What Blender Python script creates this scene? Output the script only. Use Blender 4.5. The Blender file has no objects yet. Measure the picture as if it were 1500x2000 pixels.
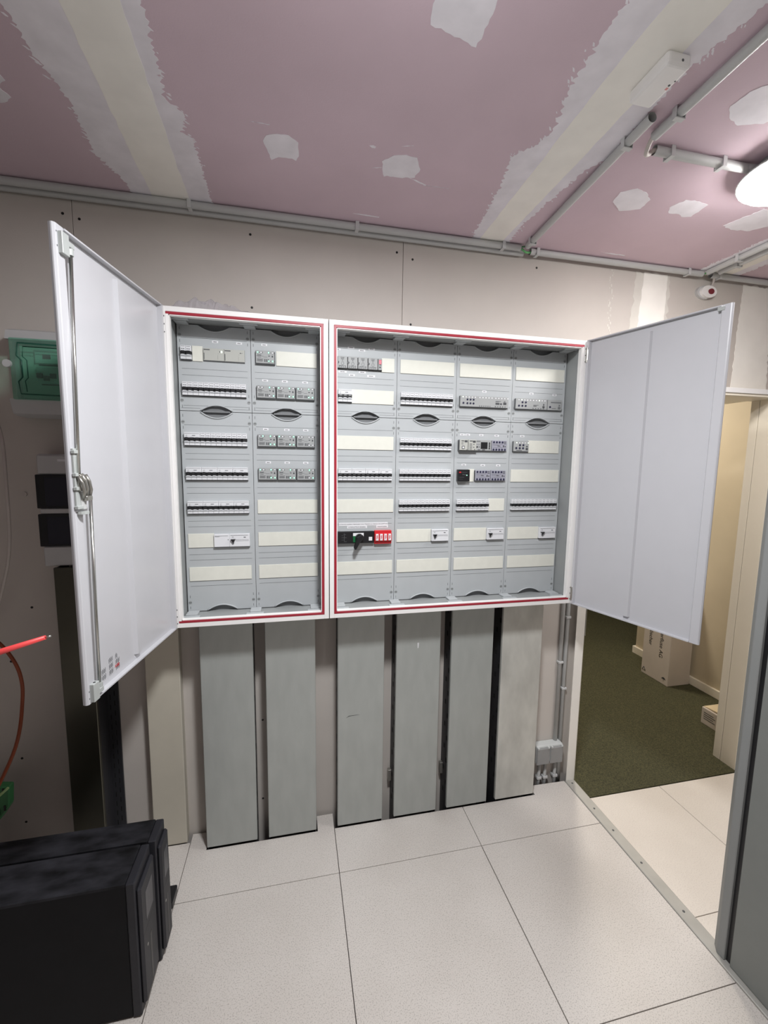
import bpy, bmesh, math, random
from mathutils import Vector, Matrix
PI = math.pi
SC = bpy.context.scene
COL = SC.collection
R = random.Random(7)

# ------------------------------------------------------------------ camera
cam_d = bpy.data.cameras.new('camera'); cam = bpy.data.objects.new('camera', cam_d); COL.objects.link(cam)
right = Vector((0.9778027, -0.2091410, 0.0127217)); down = Vector((-0.0116916, -0.1150822, -0.9932872)); fwd = Vector((0.2092011, 0.9710902, -0.1149729))
m = Matrix.Identity(4)
for i in range(3):
    m[i][0] = right[i]; m[i][1] = -down[i]; m[i][2] = -fwd[i]
m[0][3], m[1][3], m[2][3] = 0.42269, -1.78418, 1.59836
cam.matrix_world = m
cam_d.sensor_fit = 'HORIZONTAL'; cam_d.sensor_width = 36.0; cam_d.lens = 822.945 / 1500 * 36.0
cam_d.clip_start = 0.02
SC.camera = cam

# ------------------------------------------------------------------ world, lights, exposure
w = bpy.data.worlds.new('world'); SC.world = w; w.use_nodes = True
w.node_tree.nodes['Background'].inputs[0].default_value = (0.9, 0.93, 1.0, 1)
w.node_tree.nodes['Background'].inputs[1].default_value = 0.02
SC.view_settings.view_transform = 'Standard'; SC.view_settings.look = 'None'
SC.view_settings.exposure = 0.0; SC.view_settings.gamma = 1.0; SC.view_settings.use_curve_mapping = False
LAMP_DOME = 66.0          # radiance of the visible lamp's diffuser
def lamp(name, kind, loc, power, color, size=0.1, rot=(0, 0, 0)):
    d = bpy.data.lights.new(name, kind); d.energy = power; d.color = color
    if kind == 'AREA':
        d.shape = 'DISK'; d.size = size
    else:
        d.shadow_soft_size = size
    o = bpy.data.objects.new(name, d); COL.objects.link(o); o.location = loc; o.rotation_euler = rot
    return o
lamp('room_lamp', 'AREA', (0.66, -1.20, 2.46), 34.0, (0.97, 0.985, 1.0), 0.22)
lamp('room_lamp_spill', 'POINT', (0.66, -1.25, 2.33), 3.6, (0.97, 0.985, 1.0), 0.11)  # added point light, brightens the ceiling as sideways spill of the room lamp
lamp('corridor_lamp', 'AREA', (2.55, 1.1, 2.43), 28.0, (1.0, 0.91, 0.78), 0.3)

# ------------------------------------------------------------------ materials
def lin(c):
    return tuple(((x / 255) / 12.92 if x / 255 <= 0.04045 else ((x / 255 + 0.055) / 1.055) ** 2.4) for x in c)
MATS = {}
def mat(name, rgb, rough=0.5, metal=0.0, var=0.05, scale=14.0, bump=0.0, bscale=200.0, stretch=(1, 1, 1), spec=0.5, detail=4.0):
    if name in MATS: return MATS[name]
    M = bpy.data.materials.new(name); M.use_nodes = True; nt = M.node_tree; N = nt.nodes; L = nt.links
    b = N['Principled BSDF']; c = lin(rgb)
    tc = N.new('ShaderNodeTexCoord'); mp = N.new('ShaderNodeMapping'); mp.inputs['Scale'].default_value = stretch
    L.new(tc.outputs['Object'], mp.inputs['Vector'])
    nz = N.new('ShaderNodeTexNoise'); nz.inputs['Scale'].default_value = scale; nz.inputs['Detail'].default_value = detail
    L.new(mp.outputs[0], nz.inputs['Vector'])
    cr = N.new('ShaderNodeValToRGB'); cr.color_ramp.elements[0].position = 0.3; cr.color_ramp.elements[1].position = 0.7
    cr.color_ramp.elements[0].color = (*[max(0, x * (1 - var)) for x in c], 1); cr.color_ramp.elements[1].color = (*[min(1, x * (1 + var)) for x in c], 1)
    L.new(nz.outputs['Fac'], cr.inputs[0]); L.new(cr.outputs[0], b.inputs['Base Color'])
    b.inputs['Roughness'].default_value = rough; b.inputs['Metallic'].default_value = metal
    b.inputs['Specular IOR Level'].default_value = spec
    if bump:
        n2 = N.new('ShaderNodeTexNoise'); n2.inputs['Scale'].default_value = bscale; L.new(mp.outputs[0], n2.inputs['Vector'])
        bp = N.new('ShaderNodeBump'); bp.inputs['Strength'].default_value = bump; bp.inputs['Distance'].default_value = 0.002
        L.new(n2.outputs['Fac'], bp.inputs['Height']); L.new(bp.outputs[0], b.inputs['Normal'])
    MATS[name] = M
    return M
def glow(name, rgb, strength):
    M = bpy.data.materials.new(name); M.use_nodes = True; b = M.node_tree.nodes['Principled BSDF']
    b.inputs['Base Color'].default_value = (*lin(rgb), 1); b.inputs['Emission Color'].default_value = (*lin(rgb), 1)
    b.inputs['Emission Strength'].default_value = strength
    return M
def glassy(name, rgb, alpha, rough=0.05):
    """tinted clear plastic: part see-through, part glossy"""
    M = bpy.data.materials.new(name); M.use_nodes = True; nt = M.node_tree; N = nt.nodes; L = nt.links
    b = N['Principled BSDF']; b.inputs['Base Color'].default_value = (*lin(rgb), 1); b.inputs['Roughness'].default_value = rough
    t = N.new('ShaderNodeBsdfTransparent'); t.inputs[0].default_value = (*lin(rgb), 1)
    mx = N.new('ShaderNodeMixShader'); mx.inputs[0].default_value = alpha
    L.new(t.outputs[0], mx.inputs[1]); L.new(b.outputs[0], mx.inputs[2]); L.new(mx.outputs[0], N['Material Output'].inputs[0])
    return M
def flecked(name, rgb, dark, scale, lo, hi, rough):
    """laminate with small dark flecks and broad grubby patches"""
    M = bpy.data.materials.new(name); M.use_nodes = True; nt = M.node_tree; N = nt.nodes; L = nt.links
    b = N['Principled BSDF']; b.inputs['Roughness'].default_value = rough
    g = N.new('ShaderNodeNewGeometry')
    n1 = N.new('ShaderNodeTexNoise'); n1.inputs['Scale'].default_value = scale; n1.inputs['Detail'].default_value = 3
    n2 = N.new('ShaderNodeTexNoise'); n2.inputs['Scale'].default_value = 2.2; n2.inputs['Detail'].default_value = 3
    L.new(g.outputs['Position'], n1.inputs['Vector']); L.new(g.outputs['Position'], n2.inputs['Vector'])
    r1 = N.new('ShaderNodeValToRGB'); r1.color_ramp.elements[0].position = lo; r1.color_ramp.elements[1].position = hi
    r1.color_ramp.elements[0].color = (*lin(dark), 1); r1.color_ramp.elements[1].color = (*lin(rgb), 1)
    r2 = N.new('ShaderNodeValToRGB'); r2.color_ramp.elements[0].position = 0.35; r2.color_ramp.elements[1].position = 0.65
    r2.color_ramp.elements[0].color = (0.90, 0.89, 0.88, 1); r2.color_ramp.elements[1].color = (1, 1, 1, 1)
    mx = N.new('ShaderNodeMix'); mx.data_type = 'RGBA'; mx.blend_type = 'MULTIPLY'; mx.inputs[0].default_value = 1
    L.new(n1.outputs['Fac'], r1.inputs[0]); L.new(n2.outputs['Fac'], r2.inputs[0])
    L.new(r1.outputs[0], mx.inputs[6]); L.new(r2.outputs[0], mx.inputs[7]); L.new(mx.outputs[2], b.inputs['Base Color'])
    return M

tile_m = flecked('tile_laminate', (220, 214, 208), (190, 184, 178), 290, 0.36, 0.47, 0.42)
tile2_m = flecked('tile_laminate_clean', (230, 222, 212), (212, 203, 194), 290, 0.34, 0.46, 0.42)
void_m = mat('under_floor', (30, 29, 28), 0.9)
board_m = mat('plasterboard_grey', (205, 198, 191), 0.8, var=0.03, scale=5, bump=0.1, bscale=300)
pink_m = mat('plasterboard_pink', (212, 190, 200), 0.8, var=0.04, scale=4, bump=0.1, bscale=260)
fill_m = mat('joint_filler', (238, 234, 240), 0.85, var=0.06, scale=18, detail=8)
tape_m = mat('joint_tape_filler', (250, 247, 240), 0.85, var=0.04, scale=10)
wfill_m = mat('wall_filler', (250, 247, 240), 0.85, var=0.03, scale=10)
wfill2_m = mat('wall_filler_thin', (220, 216, 208), 0.85, var=0.04, scale=16)
screw_m = mat('black_screw', (22, 21, 20), 0.5)
white_m = mat('white_enamel', (194, 194, 198), 0.28, var=0.01)
frame_m = mat('white_frame_enamel', (242, 240, 238), 0.35, var=0.01)
grey_m = mat('grey_panel_plastic', (180, 184, 186), 0.45, var=0.02)
groove_m = mat('panel_groove', (112, 115, 117), 0.5)
seam_m = mat('panel_recess', (120, 122, 124), 0.6)
inner_m = mat('grey_inner_plastic', (150, 153, 153), 0.5, var=0.02)
red_m = mat('red_gasket', (158, 38, 54), 0.45)
blank_m = mat('ivory_blank', (222, 222, 212), 0.45, var=0.02, scale=40)
brk_m = mat('breaker_plastic', (220, 221, 224), 0.4, var=0.02)
brk2_m = mat('breaker_lower_plastic', (196, 198, 201), 0.3, var=0.03)
black_m = mat('black_plastic', (24, 24, 27), 0.4)
dgrey_m = mat('dark_grey_plastic', (84, 86, 88), 0.5)
print_m = mat('grey_print', (70, 72, 75), 0.6)
relay_m = mat('relay_plastic', (160, 162, 162), 0.5, var=0.03)
ivoryrelay_m = mat('module_plastic', (180, 181, 175), 0.5, var=0.02)
lav_m = mat('lavender_plastic', (152, 152, 164), 0.5, var=0.02)
navy_m = mat('navy_terminal', (34, 34, 62), 0.45)
redp_m = mat('red_plastic', (196, 36, 44), 0.4)
green_m = mat('green_plastic', (20, 104, 58), 0.45)
led_m = glow('led_green', (170, 255, 215), 1.0)
ledw_m = glow('led_white', (240, 255, 235), 0.9)
tag_m = mat('paper_tag', (228, 228, 231), 0.6)
galv_m = mat('galvanised_steel', (176, 180, 177), 0.44, metal=0.25, var=0.055, scale=9, stretch=(2.4, 2.4, 0.7), detail=6)
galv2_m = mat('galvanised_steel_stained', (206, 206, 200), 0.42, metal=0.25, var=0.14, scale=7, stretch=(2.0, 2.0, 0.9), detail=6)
dsteel_m = mat('dark_perforated_steel', (52, 52, 56), 0.5, metal=0.3)
blk_m = mat('black_hole', (8, 8, 8), 0.9)
duct_m = mat('cream_duct', (205, 199, 184), 0.45, var=0.02)
cond_m = mat('grey_conduit', (190, 191, 190), 0.42, var=0.02)
clip_m = mat('grey_clip', (202, 203, 203), 0.4)
zinc_m = mat('zinc_steel', (176, 174, 168), 0.3, metal=0.85)
chrome_m = mat('bright_rod', (190, 190, 186), 0.22, metal=0.95)
lugm = mat('latch_grey', (176, 180, 178), 0.4)
beige_m = mat('beige_wall_paint', (208, 194, 168), 0.7, var=0.03, scale=6)
jamb_m = mat('cream_jamb_paint', (246, 237, 219), 0.4, var=0.01)
jambw_m = mat('white_jamb_paint', (246, 243, 236), 0.4, var=0.01)
steelp_m = mat('grey_painted_steel', (140, 142, 141), 0.5, var=0.02)
steelp2_m = mat('grey_painted_panel', (128, 131, 128), 0.5, var=0.02)
card_m = mat('white_cardboard', (212, 200, 188), 0.75, var=0.03, scale=8)
cardin_m = mat('cardboard_flap', (226, 206, 170), 0.8, var=0.03, scale=30)
ups_m = mat('black_metal_case', (11, 11, 15), 0.6, spec=0.2, var=0.25, scale=12, detail=8)
upst_m = mat('dusty_black_top', (36, 36, 40), 0.7, spec=0.2, var=0.85, scale=11, stretch=(1, 2.5, 1), detail=10)
upsf_m = mat('grey_black_bezel', (42, 42, 47), 0.5, spec=0.3, var=0.1)
orange_m = mat('orange_cable', (140, 66, 34), 0.5)
redc_m = mat('red_cable', (232, 78, 78), 0.4)
gy_m = mat('green_wire', (96, 168, 104), 0.45)
greenc_m = mat('green_band', (58, 120, 72), 0.5)
wcable_m = mat('white_cable', (200, 192, 186), 0.5)
encl_m = mat('grey_enclosure', (196, 196, 196), 0.5, var=0.02)
wallr_m = mat('white_room_wall', (205, 202, 198), 0.8, var=0.02)
lidg_m = glassy('green_clear_lid', (204, 236, 224), 0.14)
smoke_m = glassy('smoked_lid', (96, 96, 108), 0.35)
film_m = glassy('clear_film', (232, 230, 233), 0.24, 0.04)
carpet_m = flecked('olive_carpet', (88, 86, 58), (56, 55, 36), 190, 0.36, 0.66, 0.95)
dome_m = glow('lit_diffuser', (255, 252, 250), LAMP_DOME)

# ------------------------------------------------------------------ geometry helpers
class G:
    """collects shapes in one bmesh, one or more materials"""
    def __init__(s, *mats): s.bm = bmesh.new(); s.mats = list(mats)
    def _mi(s, mt):
        if mt is None: return 0
        if mt not in s.mats: s.mats.append(mt)
        return s.mats.index(mt)
    def _merge(s, t, mt):
        k = s._mi(mt); vm = {}
        for v in t.verts: vm[v] = s.bm.verts.new(v.co)
        for f in t.faces:
            try:
                nf = s.bm.faces.new([vm[v] for v in f.verts]); nf.material_index = k; nf.smooth = f.smooth
            except ValueError: pass
        t.free()
    def box(s, x0, x1, y0, y1, z0, z1, mt=None, bev=0, seg=1):
        t = bmesh.new(); bmesh.ops.create_cube(t, size=1)
        for v in t.verts:
            v.co = Vector(((x0 + x1) / 2 + v.co.x * (x1 - x0), (y0 + y1) / 2 + v.co.y * (y1 - y0), (z0 + z1) / 2 + v.co.z * (z1 - z0)))
        if bev: bmesh.ops.bevel(t, geom=t.edges[:], offset=bev, segments=seg, affect='EDGES', profile=0.5)
        s._merge(t, mt); return s
    def prism(s, pts, axis, a0, a1, mt=None, bev=0):
        t = bmesh.new()
        def P(p, q, a): return {'x': (a, p, q), 'y': (p, a, q), 'z': (p, q, a)}[axis]
        A = [t.verts.new(P(p, q, a0)) for p, q in pts]; B = [t.verts.new(P(p, q, a1)) for p, q in pts]
        n = len(pts); t.faces.new(A); t.faces.new(B[::-1])
        for i in range(n): t.faces.new((A[i], B[i], B[(i + 1) % n], A[(i + 1) % n]))
        bmesh.ops.recalc_face_normals(t, faces=t.faces[:])
        if bev: bmesh.ops.bevel(t, geom=t.edges[:], offset=bev, segments=1, affect='EDGES')
        s._merge(t, mt); return s
    def tube(s, path, r, seg=10, mt=None, cap=True, smooth=True):
        t = bmesh.new(); path = [Vector(p) for p in path]; rings = []; n = len(path)
        up = None
        for i, p in enumerate(path):
            d = (path[min(i + 1, n - 1)] - path[max(i - 1, 0)]).normalized()
            if up is None:
                up = Vector((0, 0, 1)) if abs(d.z) < 0.9 else Vector((1, 0, 0))
            a = d.cross(up).normalized(); up = a.cross(d).normalized()
            rr = r[i] if isinstance(r, (list, tuple)) else r
            rings.append([t.verts.new(p + (a * math.cos(2 * PI * k / seg) + up * math.sin(2 * PI * k / seg)) * rr) for k in range(seg)])
        for i in range(n - 1):
            for k in range(seg):
                f = t.faces.new((rings[i][k], rings[i][(k + 1) % seg], rings[i + 1][(k + 1) % seg], rings[i + 1][k])); f.smooth = smooth
        if cap: t.faces.new(rings[0][::-1]); t.faces.new(rings[-1])
        bmesh.ops.recalc_face_normals(t, faces=t.faces[:])
        s._merge(t, mt); return s
    def disc(s, c, axis, r, h, seg=12, mt=None, rz=None):
        """short cylinder from c along +axis*h (ellipse when rz given)"""
        rz = rz or r
        pts = [(r * math.cos(2 * PI * k / seg), rz * math.sin(2 * PI * k / seg)) for k in range(seg)]
        i = {'x': 0, 'y': 1, 'z': 2}[axis]; o = [j for j in range(3) if j != i]
        pts = [(p + c[o[0]], q + c[o[1]]) for p, q in pts]
        return s.prism(pts, axis, c[i], c[i] + h, mt)
    def lathe(s, prof, c, seg=32, mt=None):
        t = bmesh.new(); rings = []
        for r, z in prof:
            rings.append([t.verts.new((c[0] + r * math.cos(2 * PI * k / seg), c[1] + r * math.sin(2 * PI * k / seg), z)) for k in range(seg)])
        for i in range(len(rings) - 1):
            for k in range(seg):
                f = t.faces.new((rings[i][k], rings[i][(k + 1) % seg], rings[i + 1][(k + 1) % seg], rings[i + 1][k])); f.smooth = True
        t.faces.new(rings[0]); t.faces.new(rings[-1][::-1])
        bmesh.ops.recalc_face_normals(t, faces=t.faces[:])
        s._merge(t, mt); return s

WO = {}
def worg(p): return WO[p.name] if p else Vector((0, 0, 0))
def put(name, g, parent=None, loc=None, local=False, label=None):
    """link g as ONE mesh object; vertices are world coordinates unless local"""
    org = Vector(loc) if loc is not None else worg(parent)
    me = bpy.data.meshes.new(name)
    if not local:
        for v in g.bm.verts: v.co -= org
    g.bm.to_mesh(me); g.bm.free()
    for mt in g.mats: me.materials.append(mt)
    o = bpy.data.objects.new(name, me); COL.objects.link(o)
    if parent:
        o.parent = parent; o.location = org - worg(parent)
    else: o.location = org
    WO[o.name] = org
    if label: o['label'] = label
    return o
def inst(name, me, parent, world):
    o = bpy.data.objects.new(name, me); COL.objects.link(o); o.parent = parent
    o.location = Vector(world) - worg(parent); WO[o.name] = Vector(world); return o
def subinst(name, me, parent, loc=(0, 0, 0)):
    o = bpy.data.objects.new(name, me); COL.objects.link(o); o.parent = parent; o.location = loc; return o
def mesh_of(g, name):
    me = bpy.data.meshes.new(name); g.bm.to_mesh(me); g.bm.free()
    for mt in g.mats: me.materials.append(mt)
    return me
def thing(name, loc, label, cat, group=None):
    o = bpy.data.objects.new(name, None); COL.objects.link(o); o.location = loc; o.empty_display_size = 0.05
    o['label'] = label; o['category'] = cat
    if group: o['group'] = group
    WO[o.name] = Vector(loc); return o
def tag(o, label, cat, group=None):
    o['label'] = label; o['category'] = cat
    if group: o['group'] = group
    return o
def structure(o): o['kind'] = 'structure'; return o
def sempty(name, loc=(0, 0, 0)):
    o = bpy.data.objects.new(name, None); COL.objects.link(o); o.location = loc; o['kind'] = 'structure'; WO[o.name] = Vector(loc); return o
def text(name, body, parent, loc, size, rot, mt, align='CENTER', sx=1.0):
    c = bpy.data.curves.new(name, 'FONT'); c.body = body; c.size = size; c.align_x = align; c.align_y = 'CENTER'; c.extrude = 0.0002
    c.materials.append(mt)
    f = bpy.data.objects.new(name, c); COL.objects.link(f); me = bpy.data.meshes.new_from_object(f); me.name = name
    bpy.data.objects.remove(f); me.materials.clear(); me.materials.append(mt)
    o = bpy.data.objects.new(name, me); COL.objects.link(o); o.parent = parent; o.location = loc; o.rotation_euler = rot; o.scale = (sx, 1, 1); return o
def ragged(pts, amp, step, seed, open_=False):
    """closed outline with a trowelled, uneven edge"""
    r = random.Random(seed); out = []; n = len(pts)
    for i in range(n):
        a = Vector(pts[i]); b = Vector(pts[(i + 1) % n]); d = b - a; k = max(1, int(d.length / step)); nn = Vector((-d.y, d.x)).normalized()
        for j in range(k):
            off = r.uniform(-amp, amp) + (amp * 1.6 * r.random() if r.random() < 0.15 else 0)
            out.append(a + d * (j / k) + nn * (off if j else 0))
    return [(p.x, p.y) for p in out]

# ------------------------------------------------------------------ FLOOR
HC = 2.52                     # ceiling height
floor = structure(put('floor', G(void_m).box(-1.6, 3.9, -3.6, 0.1, -0.2, -0.12)))
def tile(pts, mt=tile_m, g=0.0011):
    cx = sum(p[0] for p in pts) / len(pts); cy = sum(p[1] for p in pts) / len(pts)
    return put('tile', G(mt).prism(pts, 'z', -0.035, 0.0, bev=0.0006), floor)
def rect(x0, x1, y0, y1, g=0.0012): return [(x0 + g, y0 + g), (x1 - g, y0 + g), (x1 - g, y1 - g), (x0 + g, y1 - g)]
xs = [-1.6, -1.219, -0.619, -0.019, 0.581, 1.181, 1.757]
ys = [-0.305, -0.905, -1.505, -2.105, -2.705, -3.305, -3.6]
g_ = 0.0012
tile(rect(-1.6, -1.219, -0.305, -0.012)); tile(rect(-1.219, -0.619, -0.305, -0.012))
tile(rect(-0.619, -0.019, -0.305, -0.049))
tile([(-0.0178, -0.3038), (0.5798, -0.3038), (0.5798, -0.0175), (0.5085, -0.0175), (0.5085, -0.0985), (0.052, -0.0985), (0.052, -0.0105), (-0.0178, -0.0085)])
tile([(0.5822, -0.3038), (1.1798, -0.3038), (1.1798, -0.0985), (0.5822, -0.0985)])
tile([(1.1822, -0.3038), (1.7558, -0.3038), (1.7558, -0.046), (1.5575, -0.042), (1.5575, -0.0985), (1.1822, -0.0985)])
for i in range(len(xs) - 1):
    for j in range(len(ys) - 1):
        wide = 0.0022 if (i == 4) else g_
        r_ = rect(xs[i], xs[i + 1], ys[j + 1], ys[j])
        if i == 4: r_ = [(xs[i] + g_, ys[j + 1] + g_), (xs[i + 1] - 0.0022, ys[j + 1] + g_), (xs[i + 1] - 0.0022, ys[j] - g_), (xs[i] + g_, ys[j] - g_)]
        tile(r_)
xr = [1.806, 2.206, 2.806, 3.406, 3.9]; yr = [-0.17, -0.721, -1.321, -1.921, -2.521, -3.121, -3.6]
for i in range(4):
    for j in range(6): tile(rect(xr[i], xr[i + 1], yr[j + 1], yr[j]), tile2_m)
trk = G(mat('grey_track_metal', (182, 180, 174), 0.45, metal=0.2, var=0.06)).prism([(1.7565, -0.004), (1.806, -0.004), (1.806, 0.004), (1.803, 0.006), (1.7595, 0.006), (1.7565, 0.004)], 'y', -3.6, -0.054)
track = structure(put('trim_1', trk))
for y in (-0.075, -0.235, -0.355, -0.51, -0.70, -0.95): put('screw', G(dgrey_m).disc((1.781, y, 0.006), 'z', 0.0045, 0.001, 10), track)
carpet = structure(put('floor_corridor', G(carpet_m).box(1.806, 8.0, -0.168, 6.0, -0.04, 0.003)))

# ------------------------------------------------------------------ BACK WALL: boards, screws, filler
wall = structure(put('wall_back', G(wallr_m).prism([(-1.6, -0.2), (1.815, -0.2), (1.815, 1.96), (2.91, 1.96), (2.91, -0.2), (3.9, -0.2), (3.9, HC + 0.05), (-1.6, HC + 0.05)], 'y', 0.0125, 0.10)))
def board(pts):
    return put('board', G(board_m).prism(pts, 'y', 0.0, 0.0125, bev=0.0012), wall)
e = 0.0008
board([(-1.6, -0.12), (-0.326 - e, -0.12), (-0.326 - e, HC), (-1.6, HC)])
board([(-0.326 + e, -0.12), (0.8735 - e, -0.12), (0.8735 - e, HC), (-0.326 + e, HC)])
board([(0.8735 + e, -0.12), (1.815, -0.12), (1.815, 1.96), (2.0735 - e, 1.96), (2.0735 - e, HC), (0.8735 + e, HC)])
board([(2.0735 + e, 1.96), (2.91, 1.96), (2.91, -0.12), (3.9, -0.12), (3.9, HC), (2.0735 + e, HC)])
for x, z in [(-0.355, 2.451), (-0.304, 2.439), (0.273, 2.456), (0.847, 2.455), (0.914, 2.435), (1.48, 2.461), (0.273, 2.191), (0.911, 2.178), (-0.633, 0.833), (-0.627, 0.435),
             (-0.633, 0.163), (-0.307, 0.678), (-0.33, 0.327), (-0.305, 0.334), (0.28, 0.484), (0.274, 0.113), (-0.55, 1.04)]:
    put('screw', G(screw_m).disc((x, -0.0006, z), 'y', 0.0048, 0.001, 8), wall)
put('wall_plug', G(wcable_m).disc((-0.541, -0.004, 1.469), 'y', 0.008, 0.004, 10), wall)
put('filler_strip', G(wfill2_m).prism(ragged([(1.965, 1.96), (2.185, 1.96), (2.18, 2.5), (1.99, 2.5)], 0.006, 0.016, 3), 'y', -0.0006, 0), wall)
put('filler_strip', G(wfill_m).prism(ragged([(1.995, 1.96), (2.165, 1.96), (2.165, 2.5), (2.035, 2.5)], 0.0025, 0.02, 4), 'y', -0.0010, -0.0004), wall)
put('filler_strip', G(wfill_m).prism(ragged([(2.595, 1.96), (2.83, 1.96), (2.80, 2.5), (2.612, 2.5)], 0.004, 0.016, 5), 'y', -0.0010, 0), wall)
drip = G(wfill2_m)
for k in range(26):
    z = 2.49 - k * 0.011; x = 1.865 + R.uniform(-0.012, 0.012); h = R.uniform(0.003, 0.007)
    drip.prism(ragged([(x - h * 0.6, z - h), (x + h * 0.6, z - h), (x + h * 0.5, z + h), (x - h * 0.5, z + h)], 0.001, 0.004, k), 'y', -0.0008, 0)
dr = put('filler_spatter', drip, wall); dr['kind'] = 'stuff'

# ------------------------------------------------------------------ CEILING: filler strips and patches
ceil = structure(put('ceiling', G(pink_m).box(-1.6, 3.9, -3.6, 0.012, HC, HC + 0.05)))
def cstrip(outer, inner, seed):
    put('filler_strip', G(fill_m).prism(ragged(outer, 0.0055, 0.006, seed), 'z', HC - 0.0006, HC), ceil)
    fl = G(fill_m); r = random.Random(seed)
    for k in range(90):
        i = r.randrange(len(outer)); a = Vector(outer[i]); b = Vector(outer[(i + 1) % len(outer)]); t_ = r.random(); p = a + (b - a) * t_
        if p.y > -0.05 or p.y < -1.3: continue
        x = p.x + (-1 if p.x < (inner[0][0] + inner[-1][0]) / 2 else 1) * abs(r.gauss(0.006, 0.005)); y = p.y; h = r.uniform(0.0012, 0.0035); l = h * r.uniform(1.5, 3.5); c, s_ = math.cos(0.7), math.sin(0.7)
        fl.prism([(x + u * c - v * s_, y + u * s_ + v * c) for u, v in ((-l, 0), (-l * 0.3, -h), (l, -h * 0.2), (l * 0.4, h))], 'z', HC - 0.0003 - 0.0000025 * k, HC)
    fo = put('filler_fleck', fl, ceil); fo['kind'] = 'stuff'
    put('filler_strip', G(tape_m).prism(ragged(inner, 0.0015, 0.03, seed + 1), 'z', HC - 0.0010, HC - 0.0004), ceil)
cstrip([(-0.105, -0.0), (-0.118, -0.12), (-0.155, -0.235), (-0.145, -0.33), (-0.132, -0.435), (-0.150, -0.56), (-0.147, -0.674), (-0.15, -1.2), (-0.13, -2.2), (-0.15, -3.5),
        (0.15, -3.5), (0.14, -2.0), (0.15, -1.1), (0.133, -0.738), (0.124, -0.588), (0.112, -0.499), (0.146, -0.459), (0.142, -0.42), (0.120, -0.385), (0.150, -0.365), (0.150, -0.2), (0.147, 0.0)],
       [(-0.05, 0.0), (-0.045, -0.3), (-0.03, -0.70), (-0.03, -3.5), (0.09, -3.5), (0.092, -0.73), (0.08, -0.35), (0.073, 0.0)], 11)
cstrip([(1.155, 0.0), (1.140, -0.1), (1.125, -0.25), (1.098, -0.42), (1.075, -0.52), (1.120, -0.56), (1.137, -0.627), (1.100, -0.75), (1.086, -0.871), (1.08, -1.2), (1.10, -2.2), (1.08, -3.5),
        (1.37, -3.5), (1.36, -2.0), (1.38, -1.1), (1.345, -0.93), (1.335, -0.867), (1.350, -0.70), (1.365, -0.58), (1.330, -0.50), (1.315, -0.36), (1.30, -0.185), (1.318, 0.0)],
       [(1.185, 0.0), (1.175, -0.4), (1.165, -0.8), (1.165, -3.5), (1.285, -3.5), (1.285, -0.8), (1.283, -0.4), (1.282, 0.0)], 21)
cstrip([(2.30, 0.0), (2.31, -0.4), (2.29, -0.9), (2.30, -3.5), (2.60, -3.5), (2.58, -0.9), (2.56, -0.35), (2.53, 0.0)],
       [(2.37, 0.0), (2.37, -3.5), (2.49, -3.5), (2.49, 0.0)], 31)
def cpatch(pts, seed, amp=0.003):
    put('filler_patch', G(fill_m).prism(ragged(pts, amp, 0.010, seed), 'z', HC - 0.0007, HC), ceil)
cpatch([(0.711, -0.85), (0.711, -0.92), (0.82, -0.94), (0.835, -0.882), (0.835, -0.85), (0.831, -0.798), (0.765, -0.813), (0.717, -0.822)], 41)
cpatch([(0.348, -0.405), (0.358, -0.428), (0.39, -0.441), (0.42, -0.443), (0.448, -0.42), (0.450, -0.365), (0.442, -0.343), (0.43, -0.351), (0.39, -0.348), (0.368, -0.330)], 42, 0.0015)
cpatch([(0.700, -0.401), (0.731, -0.435), (0.765, -0.445), (0.801, -0.441), (0.825, -0.395), (0.819, -0.353), (0.770, -0.342), (0.720, -0.336)], 43, 0.0025)
cpatch([(1.516, -0.443), (1.556, -0.471), (1.60, -0.462), (1.647, -0.431), (1.655, -0.378), (1.62, -0.36), (1.593, -0.350), (1.53, -0.39)], 44, 0.0015)
cpatch([(1.749, -0.410), (1.766, -0.459), (1.82, -0.462), (1.867, -0.453), (1.874, -0.381), (1.84, -0.372), (1.815, -0.384), (1.775, -0.380)], 45, 0.0025)
cpatch([(2.045, -0.36), (2.08, -0.48), (2.19, -0.46), (2.22, -0.40), (2.18, -0.355), (2.10, -0.345)], 46)
cpatch([(1.565, -0.770), (1.530, -0.80), (1.535, -0.845), (1.57, -0.885), (1.64, -0.88), (1.70, -0.82), (1.672, -0.775), (1.61, -0.755)], 47, 0.002)
cpatch([(-0.36, -0.52), (-0.262, -0.49), (-0.258, -0.463), (-0.285, -0.44), (-0.275, -0.41), (-0.303, -0.388), (-0.40, -0.36)], 48)
smear = G(fill_m)
for (x, y, l, wd, a) in [(0.83, -0.338, 0.075, 0.006, 0.35), (0.345, -0.47, 0.05, 0.003, 0.0), (0.70, -0.11, 0.10, 0.008, 0.02), (0.76, -0.48, 0.035, 0.003, -0.3), (0.66, -0.455, 0.02, 0.010, 0.2),
                        (0.90, -0.325, 0.09, 0.002, -0.05), (1.80, -0.075, 0.12, 0.008, 0.0), (0.69, -0.37, 0.03, 0.003, -0.3)]:
    c, s_ = math.cos(a), math.sin(a); pp = [(-l / 2, 0), (0, -wd / 2), (l / 2, -wd / 3), (l / 2, wd / 3), (0, wd / 2)]
    smear.prism(ragged([(x + p * c - q * s_, y + p * s_ + q * c) for p, q in pp], 0.001, 0.006, int(x * 1000)), 'z', HC - 0.0006, HC)
sm = put('filler_smear', smear, ceil); sm['kind'] = 'stuff'

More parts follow.
